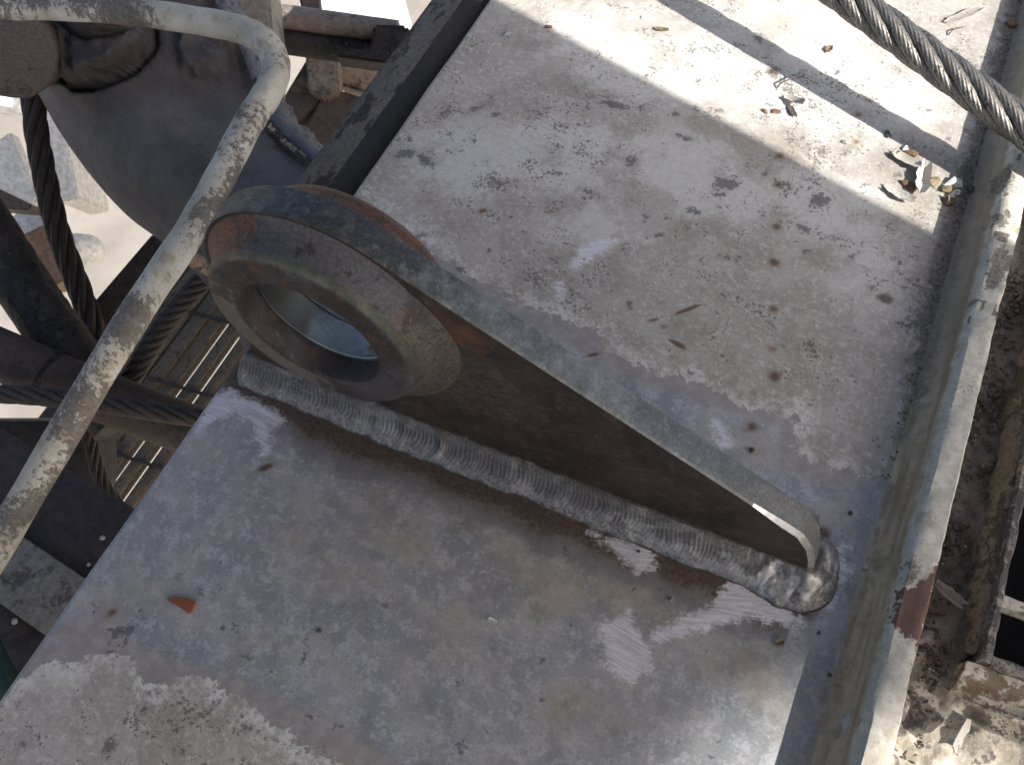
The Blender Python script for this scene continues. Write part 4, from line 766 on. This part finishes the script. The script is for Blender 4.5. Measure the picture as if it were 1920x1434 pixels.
def flake(px0, py0, px1, py1, wpx, mat, label, curl=.35, th=.0016, z0=0., lift=.25, group=None, cat='paint chip', taper=.5):
    a, b = Zp(px0, py0, z0), Zp(px1, py1, z0); L = np.linalg.norm(b-a); d = unit(b-a); s = np.array([-d[1], d[0], 0.]); wd = 1.3*wpx*L/math.hypot(px1-px0, py1-py0)
    bm = bmesh.new()
    if th >= .003 and z0 == 0.:                          # chunky crumb: faceted lump
        n = 16; pts = []
        for k in range(n):
            u, v, h = random.uniform(-.5, .5), random.uniform(-.5, .5), random.uniform(0, 1)
            if u*u+v*v > .25: q = .5/math.hypot(u, v); u *= q; v *= q
            pts.append((a+b)/2+d*u*L+s*v*wd+np.array([0, 0, -.0004+h*(wd*.42+th*.3)*(1-.5*abs(2*u))]))
        for p_ in pts: bm.verts.new(p_)
        r_ = bmesh.ops.convex_hull(bm, input=bm.verts[:]); bmesh.ops.delete(bm, geom=[v for v in bm.verts if not v.link_faces], context='VERTS')
        bmesh.ops.bevel(bm, geom=bm.edges[:], offset=wd*.025, segments=1, affect='EDGES')
        o = from_bm('paint_chip', bm, MF[mat], None, True, 18)
    else:                                               # curled sheet with a broken outline
        nu, nv = 8, 5; top, bot = [], []; wl = [random.uniform(.7, 1.08)*(1-taper*abs(2*i/(nu-1)-1)**3) for i in range(nu)]; wr = [random.uniform(.7, 1.08)*(1-taper*abs(2*i/(nu-1)-1)**3) for i in range(nu)]
        e0 = [random.uniform(-.09, .09) for _ in range(nv)]; e1 = [random.uniform(-.09, .09) for _ in range(nv)]; tw = random.uniform(-.4, .4)
        for i in range(nu):
            for j in range(nv):
                u, v = i/(nu-1), j/(nv-1)-.5; e = e0[j] if i == 0 else e1[j] if i == nu-1 else random.uniform(-.02, .02)
                vv = v*wd*(wl[i] if v < 0 else wr[i]); h = .0005+curl*wd*(2*abs(v))**1.6*.45*(1+tw*(2*u-1))+lift*wd*.9*u*u+.0005*random.random()
                P = a+d*((u+e)*L)+s*vv; top.append((P[0], P[1], z0+h+th*.75)); bot.append((P[0], P[1], z0+h))
        n = nu*nv; I = lambda i, j: i*nv+j; F = []
        for i in range(nu-1):
            for j in range(nv-1): F += [(I(i, j), I(i+1, j), I(i+1, j+1), I(i, j+1)), (n+I(i, j), n+I(i, j+1), n+I(i+1, j+1), n+I(i+1, j))]
        ring = [I(i, 0) for i in range(nu)]+[I(nu-1, j) for j in range(1, nv)]+[I(i, nv-1) for i in range(nu-2, -1, -1)]+[I(0, j) for j in range(nv-2, 0, -1)]
        for k in range(len(ring)): p_, q_ = ring[k], ring[(k+1) % len(ring)]; F.append((p_, n+p_, n+q_, q_))
        vs = [bm.verts.new(v) for v in top+bot]
        for f in F: bm.faces.new([vs[i] for i in f])
        o = from_bm('paint_chip', bm, MF[mat], None, True, 22)
    if cat == 'debris': o.name = 'scrap'
    return tag(o, label, cat, group)
GP = 'loose chips on the sunlit plate'
flake(1770, 44, 1838, 20, 13, 'grey', 'long grey paint strip lying above the wire rope at top right', .15, group=GP)
flake(1472, 182, 1502, 208, 15, 'pale', 'beige paint flake casting a dark shadow near the rope shadow', .5, lift=.8, group=GP)
flake(1480, 200, 1490, 222, 7, 'dark', 'small dark sliver below the beige flake', .2, group=GP)
flake(1668, 288, 1722, 324, 19, 'pale', 'upper grey flake pointing into the chip pile by the edge bar', .55, lift=.5, group=GP)
flake(1734, 312, 1722, 372, 17, 'pale', 'upright curled grey flake in the middle of the chip pile', .7, lift=.3, group=GP)
flake(1660, 354, 1710, 386, 18, 'pale', 'lowest grey flake of the chip pile at the shadow line', .5, lift=.5, group=GP)
flake(1690, 338, 1718, 358, 20, 'rust', 'rust brown chip between the two pale flakes', .5, th=.004, lift=.6, group=GP)
flake(1696, 282, 1722, 296, 14, 'rust', 'orange rust chip at the top of the chip pile', .6, th=.004, lift=.6, group=GP)
flake(1690, 276, 1704, 284, 12, 'white', 'small white chip touching the orange rust chip', .5, th=.003, group=GP)
flake(1742, 334, 1756, 350, 18, 'olive', 'small yellowish chip right of the upright flake', .5, th=.003, group=GP)
flake(1762, 344, 1812, 348, 18, 'white', 'white edged chunky chip nearest the edge bar', .7, th=.005, lift=.6, group=GP)
flake(1758, 356, 1798, 362, 18, 'olive', 'olive brown chunk under the white edged chip', .5, th=.005, lift=.4, group=GP)
flake(1764, 382, 1796, 378, 20, 'rust', 'brown shell shaped chip lowest beside the edge bar', .8, th=.004, lift=.5, group=GP)
flake(1778, 372, 1802, 358, 12, 'white', 'white sliver above the brown shell shaped chip', .5, th=.003, lift=.7, group=GP)
flake(1806, 352, 1830, 362, 14, 'dark', 'dark chip wedged against the foot of the edge bar', .5, th=.004, group=GP)
flake(1428, 206, 1440, 212, 8, 'rust', 'tiny rust crumb left of its larger neighbour under the beige flake', .4, th=.003, group=GP)
flake(1441, 210, 1468, 210, 9, 'rust', 'small orange rust crumb left of the dark sliver', .4, th=.003, group=GP)
flake(1549, 100, 1558, 90, 7, 'rust', 'tiny brown crumb between the rope and its shadow', .4, group=GP)
flake(1662, 246, 1667, 262, 6, 'dark', 'tiny dark splinter above the chip pile', .2, group=GP)
flake(1577, 266, 1594, 270, 10, 'grey', 'small grey pebble like chip left of the dark splinter', .5, th=.004, group=GP)
flake(942, 70, 962, 62, 12, 'blue', 'small blue grey chip near the top of the plate', .5, th=.005, group=GP)
flake(1016, 50, 1040, 54, 9, 'rust', 'brown crumb right of the blue grey chip', .4, th=.003, group=GP)
flake(1200, 32, 1210, 38, 8, 'white', 'tiny white crumb at the top edge of the picture', .4, th=.003, group=GP)
flake(1226, 56, 1252, 60, 7, 'olive', 'thin yellowish crumb just under the tiny white crumb', .4, th=.002, group=GP)
flake(1884, 48, 1904, 44, 17, 'rust', 'round brown lump in the edge bar shadow at top right', .6, th=.006, group=GP)
bm = bmesh.new(); tri = [Zp(*q, .0022) for q in ((314, 1124), (330, 1119), (350, 1121), (368, 1128), (362, 1140), (355, 1150), (336, 1137))]
tv = [bm.verts.new(t_+np.array([0, 0, (.0, .0015, .0022, .0008, .0022, .0006, .0012)[k]])) for k, t_ in enumerate(tri)]; tb = [bm.verts.new(t_-np.array([0, 0, .0016])) for t_ in tri]
bm.faces.new(tv); bm.faces.new(tb[::-1])
for k in range(7): bm.faces.new((tv[k], tb[k], tb[(k+1) % 7], tv[(k+1) % 7]))
bmesh.ops.triangulate(bm, faces=[f for f in bm.faces if len(f.verts) > 4])
tag(from_bm('paint_chip', bm, MF['red'], None, True, 25), 'red brown triangular paint chip on the lower left of the plate', 'paint chip')
flake(914, 1160, 932, 1168, 7, 'white', 'tiny white curl on the bare plate below the weld', .7, th=.001)
flake(1452, 1206, 1468, 1202, 10, 'olive', 'tiny yellow crumb below the lug nose', .4, th=.002)
def twig(pts, r, label): return tag(tube('twig', smooth_path([Zp(x, y, z) for x, y, z in pts], 5), r, MF['dark'], None, 6, rough=.1), label, 'twig')
twig([(1458, 165, .001), (1464, 156, .006), (1478, 150, .009), (1490, 140, .003)], .0011, 'thin black hooked twig on the sunlit plate')
twig([(1778, 66, .001), (1788, 56, .004), (1806, 51, .002)], .0009, 'thin curved dark twig under the long grey strip')
def ball(px, py, r, label, mat='dark', z=0.):
    bm = bmesh.new(); bmesh.ops.create_icosphere(bm, subdivisions=2, radius=r); c = Zp(px, py, z+r*.7); sd = random.random()*9
    for v in bm.verts: v.co = Vector(c)+v.co*(1+.4*(float(vnoise(np.array(v.co.x/r*1.5+sd), np.array(v.co.y/r*1.5+v.co.z/r), 3))-.5))
    return tag(from_bm('spatter_ball', bm, MF[mat], None, True), label, 'spatter', 'weld spatter beads')
for q in ((1410, 843, .0030, 'black spatter bead on the bare metal behind the lug slope'), (1595, 961, .0024, 'black spatter bead to the right behind the lug nose'), (1536, 1186, .0018, 'small black bead just below the weld end'), (1556, 1264, .0022, 'black bead in the edge bar shadow low on the plate'), (1197, 1033, .0018, 'tiny black bead on the silver scratched patch'), (598, 1182, .0026, 'tiny dark bead alone on the lower bare plate'), (1624, 1063, .0030, 'pale bead between lug nose and edge bar'), (1260, 1124, .0022, 'pale bead below the middle of the weld')): ball(*q[:3], q[3], 'pale' if 'pale' in q[3] else 'dark')
# debris in the gutter
zg2 = -.026
flake(1752, 1098, 1798, 1140, 22, 'grey', 'curled grey strip lying in the dark gutter', .9, th=.003, z0=zg2, lift=.5, cat='debris')
flake(1812, 1345, 1778, 1400, 34, 'grey', 'rolled grey sheet scrap in the sunny end of the gutter', -1.1, th=.003, z0=zg2+.022, lift=.3, cat='debris', taper=.1)
flake(1785, 1240, 1812, 1175, 26, 'dirt', 'rounded grey scale lump in the gutter beside the frame', .3, th=.008, z0=zg2, lift=.4, cat='debris')
flake(1850, 1350, 1930, 1400, 26, 'olive_pale', 'cream flaking sheet in the lower right corner', .4, th=.004, z0=zg2+.004, lift=.5, cat='debris', taper=.1)
flake(1830, 1315, 1925, 1345, 18, 'olive_pale', 'cream peeling strip along the grate frame end', .4, th=.003, z0=zg2+.012, lift=.5, cat='debris', taper=.1)
# gravel in the gutter and along the kerb foot
def gravel(name, n, xr, yr, zf_, mat, rr, label):
    V, F = [], []
    base = bmesh.new(); bmesh.ops.create_icosphere(base, subdivisions=1, radius=1); bv = [np.array(v.co) for v in base.verts]; bf = [[v.index for v in f.verts] for f in base.faces]; base.free()
    for i in range(n):
        x_, y_ = rng.uniform(*xr)-(0 if xr[0] > .74 else abs(rng.normal())*.004), rng.uniform(*yr); r = rng.uniform(*rr)**1.0; sc = rng.uniform(.6, 1.3, 3); o = len(V)
        if rng.random() > .25+.75*float(fbm(np.array(x_*30), np.array(y_*14), 3, 7)): continue
        for v in bv: V.append(np.array([x_, y_, zf_(x_)+r*.4])+v*r*sc*(1+.3*(rng.random()-.5)))
        F += [[a+o for a in f] for f in bf]
    return tag(mesh(name, V, F, mat, smooth=False), label, 'gravel', kind='stuff')
gravel('black_grit', 1100, (.757, .80), (-.16, .5), lambda x: -.033, MF['dark'], (.0010, .0036), 'black grit lying in the gutter')
gravel('rust_grit', 420, (.694, .707), (.12, 1.0), lambda x: 0., flake_mat('grit', (.09, .075, .065), (.17, .145, .12)), (.0006, .0017), 'fine dirt grit along the foot of the edge bar')
gravel('pale_grit', 130, (.757, .80), (-.3, .3), lambda x: -.030, MF['grey'], (.0006, .0018), 'pale crumbs scattered in the gutter')
for q in ((460, 740), (425, 840), (396, 825), (395, 860), (240, 755), (300, 1000)): pass
for i, (px, py, r, lb) in enumerate(((192, 1008, .004, 'pale crumb on the dark lower deck near the plate edge'), (166, 1058, .003, 'small pale crumb lower down beside the plate edge'), (28, 1164, .0045, 'pale crumb below the beige flat bar'))): 
    o = ball(px, py, r, lb, 'pale', -.36); o.name = 'crumb'; o['category'] = 'crumb'; o['group'] = 'crumbs on the lower deck'
